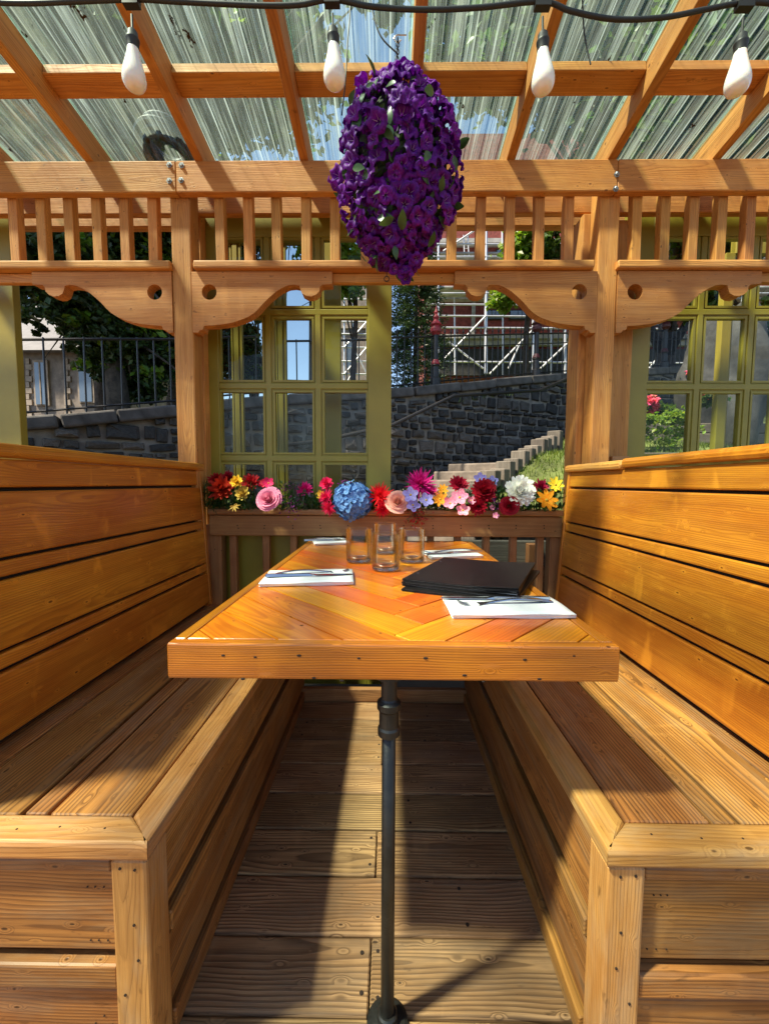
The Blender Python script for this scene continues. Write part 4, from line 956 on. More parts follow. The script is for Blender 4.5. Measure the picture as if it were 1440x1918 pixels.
for (hx, hy, tx, ty) in ((246, 0, 252, 168), (622, -2, 627, 163), (1016, 4, 1017, 173), (1394, 6, 1379, 176)):
    a = at(hx, hy, LYY); b_ = at(tx, ty, LYY-.01); ax = (b_-a).normalized(); L = (b_-a).length
    # local z points up the bulb axis
    zax = -ax; xa = Vector((0,1,0)).cross(zax).normalized(); ya = zax.cross(xa)
    M = Matrix(((xa.x, ya.x, zax.x, b_.x), (xa.y, ya.y, zax.y, b_.y), (xa.z, ya.z, zax.z, b_.z), (0,0,0,1))); Mi = M
    def lz(prof, n, nm, m, par, smooth=True):
        o = MB().lathe([(r_*.92, z_*.84 if z_ <= s0 else z_-s0*.16) for r_, z_ in prof], n).build(nm, m, par, M=M); o.data.polygons.foreach_set('use_smooth', [smooth and len(f.vertices) == 4 for f in o.data.polygons]); return o
    s0 = .118   # bulb top
    sk = lz([(.0125, s0-.014), (.0135, s0-.010), (.0135, s0+.006), (.0150, s0+.008), (.0150, s0+.012), (.0125, s0+.014), (.0115, s0+.026), (.006, s0+.033), (.0028, s0+.036), (.0028, L-.012)], 20, 'socket', M_RUBBER, sl_)
    lz([(.0, 0.0), (.008, .0008), (.016, .004), (.022, .010), (.0255, .019), (.0265, .029), (.0255, .041), (.0225, .056), (.0185, .074), (.0148, .092), (.0125, s0-.008), (.0120, s0)], 28, 'bulb', M_BULB, sk)
    MB().box((a.x-.017, a.y-.008, a.z-.012), (a.x+.017, a.y+.008, a.z+.010)).build('cable_clip', M_RUBBER, sl_)
    MB().tube([a+Vector((0,0,.0)), a+Vector((.004,.0,.07)), a+Vector((.0,.01,.16))], .0022, 6).build('hanger', M_RUBBER, sl_)
for i, (cp, lb) in enumerate((([(657,-30),(655,30),(650,90),(647,150),(640,215)], 'thin black cord hanging left of the purple basket'), ([(690,-30),(700,30),(715,70),(745,100)], 'thin grey wire looping to the basket hook'), ([(1090,-20),(1094,60),(1106,120)], 'short dark cord hanging between the right rafters'))):
    o = MB().tube(cr([at(x, y, 1.35) for x, y in cp]), .0022, 6).build('cord', M_RUBBER); tag(o, lb, 'cord')

# ================================================================== PURPLE HANGING BASKET
def petal_mat(name, col, tip=None, rough=.55, transl=.25):
    N = NT(name); tc = N.n('ShaderNodeTexCoord'); oi = N.n('ShaderNodeObjectInfo'); g = N.n('ShaderNodeNewGeometry')
    v = N.noise(tc.outputs['Object'], 160, 2, .6)
    c = N.mix(N.smooth(v, .3, .75), col, tip or tuple(min(1, x*1.5) for x in col))
    hs = N.n('ShaderNodeHueSaturation'); N.l(c, hs.inputs['Color'])
    N.l(N.math('ADD', N.math('MULTIPLY', N.math('ADD', oi.outputs['Random'], g.outputs['Random Per Island']), .25), .75), hs.inputs['Value'])
    N.l(N.math('ADD', N.math('MULTIPLY', oi.outputs['Random'], .03), .485), hs.inputs['Hue'])
    N.l(hs.outputs[0], N.p.inputs['Base Color']); N.p.inputs['Roughness'].default_value = rough; N.p.inputs['Specular IOR Level'].default_value = .25
    t = N.n('ShaderNodeBsdfTranslucent'); N.l(hs.outputs[0], t.inputs[0]); mx = N.n('ShaderNodeMixShader'); mx.inputs[0].default_value = transl
    N.l(N.p.outputs[0], mx.inputs[1]); N.l(t.outputs[0], mx.inputs[2]); N.l(mx.outputs[0], N.out.inputs[0]); return N.m
P_PURPLE = petal_mat('petunia_petal', (.085,.002,.17), (.19,.008,.36)); P_THROAT = plain('petunia_throat', (.55,.38,.62), rough=.6)
M_GLEAF = plain('glossy_leaf', (.03,.085,.02), rough=.35, nscale=40, namt=.3, perisland=.3, transl=.2)
def petunia(seed):
    rr = random.Random(seed); mb = MB(); n = 20; rings = [(.003, -.016, 0), (.006, -.002, 0), (.013, .006, .15), (.020, .0075, 1), (.0245, .002, 1.6)]
    vs = []
    for r_, z_, ruf in rings:
        for k_ in range(n):
            q = 2*math.pi*k_/n; lob = 1+.10*abs(math.sin(q*2.5))*ruf*.9 - .05*ruf
            vs.append((r_*lob*math.cos(q), r_*lob*math.sin(q), z_+ruf*.0035*math.sin(q*5+seed)+rr.uniform(-.0012,.0012)*ruf))
    fs = [(i*n+k_, i*n+(k_+1) % n, (i+1)*n+(k_+1) % n, (i+1)*n+k_) for i in range(len(rings)-1) for k_ in range(n)]
    mb.v = vs; mb.f = fs; mb.m = [0]*len(fs)
    for k_ in range(5):
        q = 2*math.pi*(k_+.3)/5; d = Vector((math.cos(q), math.sin(q), 0)); t = Vector((-d.y, d.x, 0))*.0007
        mb.add([d*.003+Vector((0,0,-.004))+t, d*.003+Vector((0,0,-.004))-t, d*.013+Vector((0,0,.0088))], [(0,1,2)], 1)
    return mb.mesh('petunia', [P_PURPLE, P_THROAT], True)
PET = [petunia(i) for i in range(5)]
def leaf_mesh(L, W_, mat, curl=.3, fold=.15):
    vs = []; n = 6
    for i in range(n+1):
        t = i/n; w_ = W_/2*math.sin(math.pi*min(1, t*.93+.04))**.8*(1-t*.25); z_ = curl*L*(t*t)*-.5
        vs += [(t*L, -w_, z_+fold*w_), (t*L, 0, z_), (t*L, w_, z_+fold*w_)]
    fs = []
    for i in range(n): a = i*3; fs += [(a, a+3, a+4, a+1), (a+1, a+4, a+5, a+2)]
    return MB().add(vs, fs).mesh('leaf', mat, True)
LEAF1 = leaf_mesh(.045, .026, M_GLEAF, .5)
BY_ = 1.42; bc = at(746, 328, BY_); ba = 111*BY_/FPX; bh_ = 156*BY_/FPX
bk = thing('hanging_basket', tuple(bc), 'big oval ball of purple petunias hanging on a hook in the centre', 'hanging flowers')
def outward(p, nrm, spin):
    z = nrm.normalized(); x = z.orthogonal().normalized(); x = Matrix.Rotation(spin, 3, z) @ x; y = z.cross(x)
    return Matrix(((x.x, y.x, z.x, p.x), (x.y, y.y, z.y, p.y), (x.z, y.z, z.z, p.z), (0,0,0,1)))
core = MB().lathe([(.001, -bh_*.9), (ba*.35, -bh_*.75), (ba*.60, -bh_*.45), (ba*.70, 0), (ba*.60, bh_*.45), (ba*.35, bh_*.72), (.001, bh_*.85)], 24, Matrix.Translation(bc)).build('shaded_core', M_LEAFD, bk)  # dark core colour stands for the shade deep among the blossoms
GA = math.pi*(3-math.sqrt(5)); NP = 282
for i in range(NP):
    u = 1-2*(i+.5)/NP; q = i*GA+rng.uniform(-.15,.15); rr_ = math.sqrt(max(0, 1-u*u)); u2 = u
    wid = ba*.93*(rr_**.80)*(1-.12*u if u > 0 else 1+.12*u)
    jz = rng.uniform(-.012,.012); rs = rng.uniform(.84, 1.10)*(1+.05*math.sin(q*3+u*5))
    if u > .55: wid *= 1.0
    p = bc+Vector((wid*math.cos(q)*rs, wid*math.sin(q)*rs, bh_*.96*u2*rng.uniform(.96,1.02)+jz))
    nrm = Vector((math.cos(q)*rr_/ba, math.sin(q)*rr_/ba, u/bh_)).normalized()+Vector((rng.gauss(0,.28), rng.gauss(0,.28), rng.gauss(0,.28)+.1))
    s_ = rng.uniform(.9, 1.3)
    link('petunia', rng.choice(PET), bk, outward(p, nrm, rng.uniform(0, 6.28)) @ Matrix.Diagonal((s_, s_, s_, 1)))
for i in range(90):
    u = rng.uniform(-1, .7); q = rng.uniform(0, 6.28); rr_ = math.sqrt(1-u*u); k_ = rng.uniform(.84, 1.0)
    p = bc+Vector((ba*rr_**.8*math.cos(q)*k_, ba*rr_**.8*math.sin(q)*k_, bh_*u))
    nrm = Vector((math.cos(q)*rr_, math.sin(q)*rr_, u*.6))+Vector((rng.gauss(0,.5), rng.gauss(0,.5), rng.gauss(0,.5)))
    s_ = rng.uniform(.6, 1.2); link('leaf', LEAF1, bk, outward(p, nrm, rng.uniform(0, 6.28)) @ Matrix.Diagonal((s_, s_, s_, 1)))
fm = MB(); rr = random.Random(5)
for i in range(1500):
    u = rr.uniform(-1, 1); q = rr.uniform(0, 6.283); r_ = math.sqrt(1-u*u); k_ = rr.uniform(.72, .93); pp = bc+Vector((ba*.93*r_**.8*math.cos(q)*k_, ba*.93*r_**.8*math.sin(q)*k_, bh_*.95*u*rr.uniform(.9, 1)))
    nn = Vector((math.cos(q)*r_, math.sin(q)*r_, u*.6))+Vector((rr.gauss(0,.5), rr.gauss(0,.5), rr.gauss(0,.5))); a_ = nn.orthogonal().normalized()*rr.uniform(.010,.019); b2 = nn.normalized().cross(a_)*.8
    fm.add([pp-a_, pp-b2*.8+nn*.002, pp+a_, pp+b2*.8+nn*.002], [(0,1,2,3)], 0 if rr.random() < .68 else 1)
tag(fm.build('filler_blossoms', [P_PURPLE, M_LEAFD], bk), kind='stuff')
hk = at(745, 72, BY_+.02); ct = at(743, 128, BY_)
mb = MB(); mb.tube(cr([hk+Vector((.028,0,.012)), hk+Vector((.012,0,.012)), hk+Vector((-.004,0,.012)), hk+Vector((-.012,0,.0)), hk+Vector((0,0,-.010)), hk+Vector((.010,0,-.002))], 4), .0022, 6); mb.build('hook', M_STEEL, bk)
for i in range(8):
    c = hk.lerp(ct, (i+.4)/8); mb = MB(); hz = (hk-ct).length/8*.72
    mb.tube([c+Vector((.0055*math.cos(a)*(1 if i % 2 else .25), .0055*math.cos(a)*(.25 if i % 2 else 1), hz*math.sin(a))) for a in [2*math.pi*j/10 for j in range(11)]], .0015, 5); mb.build('chain_link', M_BLACK, bk)
for i in range(12):      # trailing tail
    s_ = rng.uniform(.55, .85); link('petunia', rng.choice(PET), bk, outward(bc+Vector((.03+rng.gauss(0,.022), rng.gauss(-.02,.02), -bh_*rng.uniform(.98, 1.16))), Vector((rng.gauss(0,1), -1, rng.gauss(-.2,.4))), rng.uniform(0, 6.28)) @ Matrix.Diagonal((s_, s_, s_, 1)))
pt = bc+Vector((.01, 0, -bh_*.97)); 
for i in range(7): link('leaf', LEAF1, bk, outward(pt+Vector((rng.uniform(-.02,.02), rng.uniform(-.02,.02), -.012*i*.6)), Vector((rng.gauss(0,1), -1, .2)), rng.uniform(-2.4,-.7)))

# ================================================================== FLOWERS ON THE SHELF
PM = {k: petal_mat(k+'_petal', c, t) for k, c, t in (('crimson', (.30,.004,.012), (.45,.01,.03)), ('scarlet', (.80,.02,.012), (.95,.06,.02)), ('hotpink', (.78,.01,.10), (.90,.05,.22)), ('magenta', (.55,.005,.14), (.75,.02,.28)),
    ('pink', (.85,.18,.34), (.95,.48,.60)), ('peach', (.88,.38,.28), (.95,.60,.48)), ('yellow', (.90,.55,.02), (.95,.70,.08)), ('orange', (.92,.28,.01), (.95,.45,.03)), ('blue', (.07,.20,.52), (.24,.42,.72)),
    ('lavender', (.28,.24,.66), (.48,.44,.82)), ('white', (.86,.84,.78), (.93,.92,.88)), ('plum', (.10,.008,.09), (.30,.05,.25)), ('autumn', (.62,.38,.06), (.72,.52,.12)))}
def petal(mb, base, d, up, L, W_, cup=.3, mi=0, tipw=.5, n=4):
    d = d.normalized(); s_ = d.cross(up).normalized(); nn = s_.cross(d).normalized(); vs = []
    for i in range(n+1):
        t = i/n; w_ = W_/2*(math.sin(math.pi*(t*.80+.10))**.7)*(1 if t < .9 else tipw+.3); c = base+d*L*t+nn*cup*L*(t*t)
        vs += [c-s_*w_+nn*w_*.25, c, c+s_*w_+nn*w_*.25]
    fs = []
    for i in range(n): a = i*3; fs += [(a, a+3, a+4, a+1), (a+1, a+4, a+5, a+2)]
    mb.add(vs, fs, mi)
M_EYE = plain('flower_eye', (.55,.36,.03), rough=.8, bump=.8, bscale=600)
def dahlia(mb, r, rr, layers=5, per=14, w_=.32, spiky=False):
    for l in range(layers):
        t = l/(layers-1); el = R(8+74*t); L = r*(1-.45*t)
        for k_ in range(int(per*(1-.35*t))):
            q = 2*math.pi*(k_+.5*l)/int(per*(1-.35*t))+rr.uniform(-.1,.1); e2 = el+rr.uniform(-.15,.15)
            d = Vector((math.cos(q)*math.cos(e2), math.sin(q)*math.cos(e2), math.sin(e2)))
            petal(mb, d*r*.08, d, Vector((0,0,1)) if not t > .9 else Vector((1,0,0)), L*rr.uniform(.85,1.08), r*w_*(.5 if spiky else 1), cup=.18 if not spiky else rr.uniform(-.1,.35), n=3, tipw=.1 if spiky else .5)
def rose(mb, r, rr):
    for l in range(7):
        t = l/6; n_ = 4 if l < 4 else 3
        for k_ in range(n_):
            rad = r*(.98-.84*t)*rr.uniform(.90, 1.10); h = r*(.42+.62*t)*rr.uniform(.86, 1.10)
            q0 = 2*math.pi*(k_+.37*l)/n_; span = 2*math.pi/n_*1.35; vs = []; m = 7
            for j in range(4):
                s_ = j/3
                for i in range(m):
                    q = q0+span*(i/(m-1)-.5); fl = (.45+.55*s_**.7)*(1+.30*max(0, s_-.6)*(1-t)*4); edge = 1-(2*i/(m-1)-1)**2*.22*s_
                    vs.append((rad*fl*math.cos(q), rad*fl*math.sin(q), (-.25*r+(h+.25*r)*s_*edge) - (.25*r*(1-t)*max(0, s_-.66)*2)))
            mb.add(vs, [(j*m+i, j*m+i+1, (j+1)*m+i+1, (j+1)*m+i) for j in range(3) for i in range(m-1)])
def simple(mb, r, rr, n_=5, w_=.95, cup=.15, eye=True):
    for k_ in range(n_):
        q = 2*math.pi*k_/n_+rr.uniform(-.08,.08); d = Vector((math.cos(q), math.sin(q), .12)); petal(mb, d*r*.06, d, Vector((0,0,1)), r, r*w_*4.6/n_*.9, cup=cup+rr.uniform(-.08,.08), n=4, tipw=.6)
    if eye: mb.ico((0,0,r*.06), r*.17, 1, (1,1,.6))
def ball(mb, r, rr, n_=60, fr_=.30):
    for i in range(n_):
        u = 1-1.45*(i+.5)/n_; q = i*GA; s_ = math.sqrt(max(0, 1-u*u)); nrm = Vector((s_*math.cos(q), s_*math.sin(q), u)); p = nrm*r*rr.uniform(.82,.98)
        M = outward(p, nrm+Vector((rr.gauss(0,.2), rr.gauss(0,.2), rr.gauss(0,.2))), rr.uniform(0, 6.28)); m2 = MB(); simple(m2, r*fr_*rr.uniform(.85,1.15), rr, 4, .95, .12, False)
        mb.add([M @ Vector(v) for v in m2.v], m2.f)
def flower(kind, px, py, rpx, colr, label, Y=None, face=(0,-1,.45), name=None, group=None):
    Y = Y or 1.965; p = at(px, py, Y); r = rpx*Y/FPX*(.90 if kind in ('rose', 'hydrangea', 'peony') else 1.06); mb = MB(); rr = random.Random(int(px*7+py)); cat = name or kind
    if kind == 'dahlia': dahlia(mb, r, rr)
    elif kind == 'chrysanthemum': dahlia(mb, r*1.12, rr, 6, 22, .22, True)
    elif kind == 'rose': rose(mb, r, rr)
    elif kind == 'cosmos': simple(mb, r, rr, 8, .9, .1)
    elif kind == 'azalea': simple(mb, r, rr, 5, 1.05, .3); 
    elif kind == 'hydrangea': ball(mb, r, rr, 75, .30)
    elif kind == 'peony': dahlia(mb, r*1.02, rr, 8, 17, .40)
    elif kind == 'carnation': dahlia(mb, r, rr, 6, 9, .55)
    elif kind == 'floret':
        simple(mb, r, rr, 5, 1.0, .15)
    f = Vector(face)+Vector((rr.uniform(-.25,.25), 0, rr.uniform(-.1,.1)))
    o = mb.build(cat, [PM[colr], M_EYE], None, smooth=True, M=outward(p, f, rr.uniform(0, 6.28)))
    g_ = MB(); e = Vector((p.x+rr.uniform(-.02,.02), Y+.055, zcap+.01)); g_.tube([p+Vector((0,.012,0)), (p+e)/2+Vector((0,.02,0)), e], .0022, 5)
    g_.build('stem', M_GLEAF, o, M=Matrix.Identity(4))
    tag(o, label, 'flower', group)
F = flower
F('dahlia', 417, 917, 25, 'crimson', 'dark crimson dahlia at the left end of the flower shelf')
F('dahlia', 407, 900, 15, 'crimson', 'small crimson bloom above the leftmost dahlia', Y=2.0)
F('dahlia', 428, 897, 14, 'crimson', 'dark red bloom behind the yellow carnation', Y=2.01)
F('carnation', 444, 903, 12, 'yellow', 'yellow carnation near the left end of the shelf', Y=1.95, name='carnation')
F('carnation', 455, 925, 14, 'autumn', 'orange yellow ruffled bloom below the yellow carnation', Y=1.95)
F('dahlia', 470, 905, 17, 'crimson', 'dark crimson bloom right of the yellow carnation', Y=1.99)
F('rose', 504, 936, 20, 'pink', 'large pink rose at the left of the shelf', Y=1.93)
F('azalea', 503, 905, 10, 'hotpink', 'small hot pink bloom above the pink rose', Y=2.01, name='azalea')
F('azalea', 492, 906, 8, 'hotpink', 'tiny hot pink bloom up left of the pink rose', Y=2.02, name='azalea')
F('dahlia', 572, 918, 14, 'magenta', 'magenta bloom midway between the pink rose and blue hydrangea', Y=1.98)
F('azalea', 600, 927, 8, 'yellow', 'small yellow bloom left of the blue hydrangea', Y=1.97)
F('carnation', 612, 907, 13, 'hotpink', 'hot pink bloom at the upper left of the blue hydrangea', Y=1.99)
F('chrysanthemum', 613, 932, 16, 'hotpink', 'hot pink chrysanthemum touching the left side of the hydrangea', face=(-.6,-1,.3), Y=1.96)
F('chrysanthemum', 617, 950, 14, 'hotpink', 'lower hot pink chrysanthemum hanging over the shelf by the hydrangea', face=(-.3,-1,-.3), Y=1.93)
F('hydrangea', 661, 938, 38, 'blue', 'large blue hydrangea ball in the middle of the shelf', Y=1.95, face=(0,-1,.1))
F('chrysanthemum', 711, 930, 22, 'scarlet', 'spiky scarlet chrysanthemum right of the blue hydrangea', Y=1.96)
F('chrysanthemum', 716, 952, 15, 'scarlet', 'smaller scarlet spiky bloom drooping below the other', face=(0,-1,-.4), Y=1.94)
F('rose', 745, 940, 18, 'peach', 'peach rose between the scarlet and lavender blooms', Y=1.93)
F('chrysanthemum', 786, 908, 26, 'magenta', 'tall magenta aster above the lavender blooms', Y=1.98, name='aster')
F('chrysanthemum', 806, 922, 14, 'magenta', 'small magenta aster low at the right of the big one', Y=1.97, name='aster')
F('floret', 769, 927, 14, 'lavender', 'lavender star flower under the magenta aster, upper left of three', Y=1.93, name='star_flower')
F('floret', 773, 946, 13, 'lavender', 'lowest lavender star flower beside the peach rose', Y=1.92, name='star_flower')
F('floret', 798, 937, 13, 'lavender', 'rightmost lavender star flower of the three under the aster', Y=1.92, name='star_flower')
F('cosmos', 824, 935, 14, 'orange', 'orange cosmos left of the pink azaleas', Y=1.94)
F('cosmos', 829, 917, 10, 'orange', 'smaller orange cosmos above the other orange one', Y=1.97)
F('dahlia', 859, 909, 18, 'crimson', 'dark crimson dahlia above the pink azaleas', Y=1.99)
F('azalea', 861, 932, 15, 'pink', 'largest pink azalea of the pink cluster', Y=1.93)
F('azalea', 843, 943, 12, 'pink', 'left pink azalea of the pink cluster', Y=1.92)
F('azalea', 867, 956, 12, 'pink', 'lowest pink azalea hanging over the shelf edge', Y=1.91)
F('azalea', 882, 938, 8, 'pink', 'tiny pink azalea at the right of the pink cluster', Y=1.93)
F('peony', 906, 922, 26, 'crimson', 'big deep red dahlia in the right half of the shelf', Y=1.96, name='dahlia')
F('dahlia', 896, 948, 17, 'crimson', 'dark red bloom below the big red dahlia', Y=1.94, face=(-.2,-1,-.2))
F('floret', 899, 897, 11, 'lavender', 'pale lavender bloom above the big red dahlia', Y=2.02, name='star_flower')
F('floret', 921, 903, 11, 'lavender', 'lavender bloom between the red dahlia and white peony', Y=2.02, name='star_flower')
F('peony', 971, 923, 33, 'white', 'large white peony near the right end of the shelf', Y=1.96)
F('rose', 954, 948, 14, 'crimson', 'dark red rose under the white peony', Y=1.93, face=(-.3,-1,0))
F('dahlia', 1012, 914, 15, 'crimson', 'red bloom between the white peony and orange cosmos', Y=1.99)
F('cosmos', 1023, 937, 20, 'orange', 'large orange cosmos at the right end of the shelf', Y=1.94)
F('cosmos', 1040, 908, 14, 'yellow', 'yellow cosmos at the far right end by the bench', Y=1.98)
F('azalea', 921, 951, 5, 'pink', 'tiny pink bud on a trailing sprig', Y=1.93, name='bud')
F('azalea', 928, 966, 6, 'pink', 'lower tiny pink bud on the trailing sprig', Y=1.92, name='bud')
# maple leaf, filler sprigs and greenery
p = at(438, 948, 1.92); mb = MB(); vs = [(0,0,0)]; n_ = 20
pr = [1,.45,.8,.4,1,.42,.55,.4,.3,.25,.12,.25,.3,.4,.55,.42,1,.4,.8,.45]
for i in range(n_): q = 2*math.pi*i/n_; vs.append((.036*pr[i]*math.cos(q), .036*pr[i]*math.sin(q), .004*math.sin(i*2.)))
o = mb.add(vs, [(0, i+1, (i+1) % n_+1) for i in range(n_)]).build('maple_leaf', PM['autumn'], None, M=outward(p, Vector((0,-1,.6)), 1.2)); tag(o, 'yellow maple leaf lying on the left shelf edge', 'leaf')
for (px, py, nb, sx, sy, c, lb) in ((545, 945, 120, 22, 26, 'plum', 'dark purple berry sprig trailing over the shelf left of centre'), (546, 912, 60, 18, 10, 'plum', 'plum filler sprig behind the purple berries'), (780, 968, 130, 26, 18, 'crimson', 'dark red tufted sprig hanging below the lavender blooms'), (650, 905, 50, 20, 8, 'plum', 'dark sprig behind the blue hydrangea'), (925, 940, 60, 8, 16, 'plum', 'thin trailing sprig left of the white peony')):
    c0 = at(px, py, 1.93); mb = MB(); rr = random.Random(px)
    for i in range(nb):
        q = c0+Vector((rr.gauss(0, sx*.5*1.93/FPX), rr.uniform(-.03,.04), rr.gauss(0, sy*.5*1.93/FPX)))
        if rr.random() < .5: mb.ico(q, rr.uniform(.0022,.0042), 0)
        else: petal(mb, q, Vector((rr.gauss(0,1), rr.gauss(0,1), rr.gauss(0,1))), Vector((.1,.2,1)), .016, .007, mi=1 if rr.random() < .45 else 0, n=2)
    for i in range(10): e = c0+Vector((rr.gauss(0, sx*.5*1.93/FPX), rr.uniform(-.03,.03), rr.gauss(0, sy*.5*1.93/FPX))); mb.tube([Vector((c0.x, 1.97, zcap+.02)), (e+c0)/2+Vector((0,0,.01)), e], .001, 4, 1)
    tag(mb.build('berry_sprig', [PM[c], M_GLEAF]), lb, 'sprig')
mb = MB(); rr = random.Random(77)
for i in range(2600):
    px = rr.uniform(384, 1052); c = Vector((at(px, 950, 1.99).x, rr.uniform(1.95, 2.06), zcap+rr.random()**1.2*.085*(1.1+.4*math.sin(px*.05))))
    d = Vector((rr.gauss(0,1), rr.gauss(-.3,.7), rr.gauss(.4,.7)))
    if rr.random() < .55: petal(mb, c, d, Vector((.1,.3,1)), rr.uniform(.02,.045), rr.uniform(.003,.006), n=2)
    else: petal(mb, c, d, Vector((.1,.3,1)), rr.uniform(.02,.040), rr.uniform(.010,.02), n=3)
for i in range(500):
    px = rr.choice((rr.uniform(384, 410), rr.uniform(384,480))); c = Vector((at(px, 950, 1.99).x, rr.uniform(1.95, 2.05), zcap+rr.random()*.13)); petal(mb, c, Vector((rr.gauss(0,1), -.5, rr.gauss(0,1))), Vector((.1,.3,1)), .035, .004, n=2)
mb.tube([Vector((XC-.84, 2.0, zcap+.02)), Vector((-.4, 2.02, zcap+.035)), Vector((.1, 1.99, zcap+.02)), Vector((.5, 2.02, zcap+.03)), Vector((XC+.83, 2.0, zcap+.02))], .006, 6)
tag(mb.build('garland', M_GLEAF), 'leafy green garland running the length of the shelf under the flowers', 'garland', kind='stuff')

# ================================================================== TABLEWARE
N = NT('clear_glass'); N.p.inputs['Transmission Weight'].default_value = 1; N.p.inputs['Roughness'].default_value = 0; N.p.inputs['IOR'].default_value = 1.45; M_GLASS = N.m
def glassp(): return [(.001,.0),(.036,.0),(.040,.004),(.0415,.02),(.0425,.118),(.0415,.1195),(.0400,.118),(.0385,.030),(.034,.017),(.02,.0135),(.001,.013)]
N = NT('thin_glass_wall'); t_ = N.n('ShaderNodeBsdfTransparent'); t_.inputs[0].default_value = (.97,.98,.97,1); g_ = N.n('ShaderNodeBsdfGlossy'); g_.inputs['Roughness'].default_value = .02
lw_ = N.n('ShaderNodeLayerWeight'); lw_.inputs[0].default_value = .32; m_ = N.n('ShaderNodeMixShader'); N.l(N.math('MULTIPLY', lw_.outputs[0], .6, clamp=True), m_.inputs[0]); N.l(t_.outputs[0], m_.inputs[1]); N.l(g_.outputs[0], m_.inputs[2]); N.l(m_.outputs[0], N.out.inputs[0]); M_THIN = N.m
for (px, py, lb) in ((672, 1052, 'clear tumbler at the left of the glass cluster'), (722, 1067, 'clear tumbler at the front of the glass cluster'), (771, 1052, 'clear tumbler at the right of the glass cluster'), (721, 1036, 'clear tumbler at the back of the cluster, half hidden')):
    p = atz(px, py, TZ+.0008); t = thing('tumbler', p, lb, 'glass', 'four water tumblers on the table'); t.scale = (1.1, 1.1, 1.0)
    link('wall', MB().lathe([(.0400,.012),(.0415,.03),(.0425,.118),(.0418,.1195),(.0405,.118),(.0392,.03),(.0385,.0135)], 40).mesh('wall', M_THIN, True), t)
    link('base', MB().lathe([(.001,.0),(.035,.0),(.0385,.003),(.0398,.0115),(.0375,.0150),(.03,.0135),(.001,.0115)], 40).mesh('base', M_GLASS, True), t)
M_NAP = plain('white_linen', (.80,.80,.80), rough=.85, nscale=14, namt=.04, bump=.25, bscale=260)
def quadM(c4, z):
    P = [atz(x, y, z) for x, y in c4]; P = [Vector((p.x, p.y, z)) for p in P]; return P
def napkin(c4, lb, layers=4, th=.0026):
    P = quadM(c4, TZ+.001); c = sum(P, Vector())/4; ex = ((P[1]-P[0])+(P[2]-P[3])).normalized(); lw = ((P[1]-P[0]).length+(P[2]-P[3]).length)/2; lh = ((P[3]-P[0]).length+(P[2]-P[1]).length)/2
    ang = math.atan2(ex.y, ex.x); t = thing('napkin', (c.x, c.y, TZ+.001), lb, 'napkin', 'folded white napkins on the table', rz=ang)
    for i in range(layers):
        vs = []; nx, ny = 12, 6; z0_ = .0004+i*th; sh = rng.uniform(-.0015,.0015)
        for s_ in (0, 1):
            for j in range(ny+1):
                for k_ in range(nx+1):
                    u, v = k_/nx-.5, j/ny-.5; e = (abs(2*u)**8+abs(2*v)**8)*.25
                    vs.append((u*lw+sh, v*lh+sh*.5-i*.0012, z0_+(th*.9*s_ if s_ else 0)+ (.0009*math.sin(u*9+i)*math.cos(v*7+i*2)+.0008*u*i)-e*th*(.5 if s_ else -.2)))
        m = (nx+1)*(ny+1); fs = [(j*(nx+1)+k_, (j+1)*(nx+1)+k_, (j+1)*(nx+1)+k_+1, j*(nx+1)+k_+1) for j in range(ny) for k_ in range(nx)]
        fs = fs+[tuple(x+m for x in f[::-1]) for f in fs]
        bd_ = [j for j in range(nx+1)]+[j*(nx+1)+nx for j in range(1, ny+1)]+[ny*(nx+1)+k_ for k_ in range(nx-1, -1, -1)]+[j*(nx+1) for j in range(ny-1, 0, -1)]
        fs += [(bd_[i_], bd_[(i_+1) % len(bd_)], bd_[(i_+1) % len(bd_)]+m, bd_[i_]+m) for i_ in range(len(bd_))]
        o = link('fold', MB().add(vs, fs).mesh('fold', M_NAP, True), t)
    return c, ang, lw, lh, TZ+.001+layers*th+.0012
M_CUT = plain('polished_cutlery', (.5,.5,.52), rough=.2, metal=1.0)
def fork_mesh():
    mb = MB()
    def prof(x): return .0085*math.exp(-((x-.052)/.03)**2)*0 + (-.006*math.sin(min(max((x-.02)/.09, 0), 1)*math.pi)+.010*max(0, (x-.095)/.09)**1.5*0)
    zc = lambda x: .001+.010*math.sin(max(0, min(1, (x+.10)/.13))*math.pi)*.55 + (.0 if x < .03 else -.004*math.sin((x-.03)/.07*math.pi)+.010*max(0, (x-.06)/.04)**2*.5)
    def strip(xs, wf, yc=lambda x: 0, T=.0018):
        vs = []
        for x in xs:
            w_ = wf(x)/2; vs += [(x, yc(x)-w_, zc(x)-T/2), (x, yc(x)+w_, zc(x)-T/2), (x, yc(x)+w_*.8, zc(x)+T/2), (x, yc(x)-w_*.8, zc(x)+T/2)]
        n_ = len(xs); fs = [(i*4+k_, i*4+(k_+1) % 4, (i+1)*4+(k_+1) % 4, (i+1)*4+k_) for i in range(n_-1) for k_ in range(4)]+[(3,2,1,0), tuple((n_-1)*4+k_ for k_ in range(4))]
        mb.add(vs, fs)
    def hw(x):
        if x < -.02: return .0075+.0065*min(1, max(0, (-x-.02)/.06))
        if x < .03: return .0075
        return .0075+.017*min(1, (x-.03)/.018)
    strip([-.10+.0106*i for i in range(15)]+[.052], hw)
    for k_ in range(4): yk = -.0093+.0062*k_; strip([.050+.0085*i for i in range(6)], lambda x: .0042-.0022*max(0, (x-.06)/.035), lambda x, yk=yk: yk)
    return mb.mesh('fork', M_CUT, False)
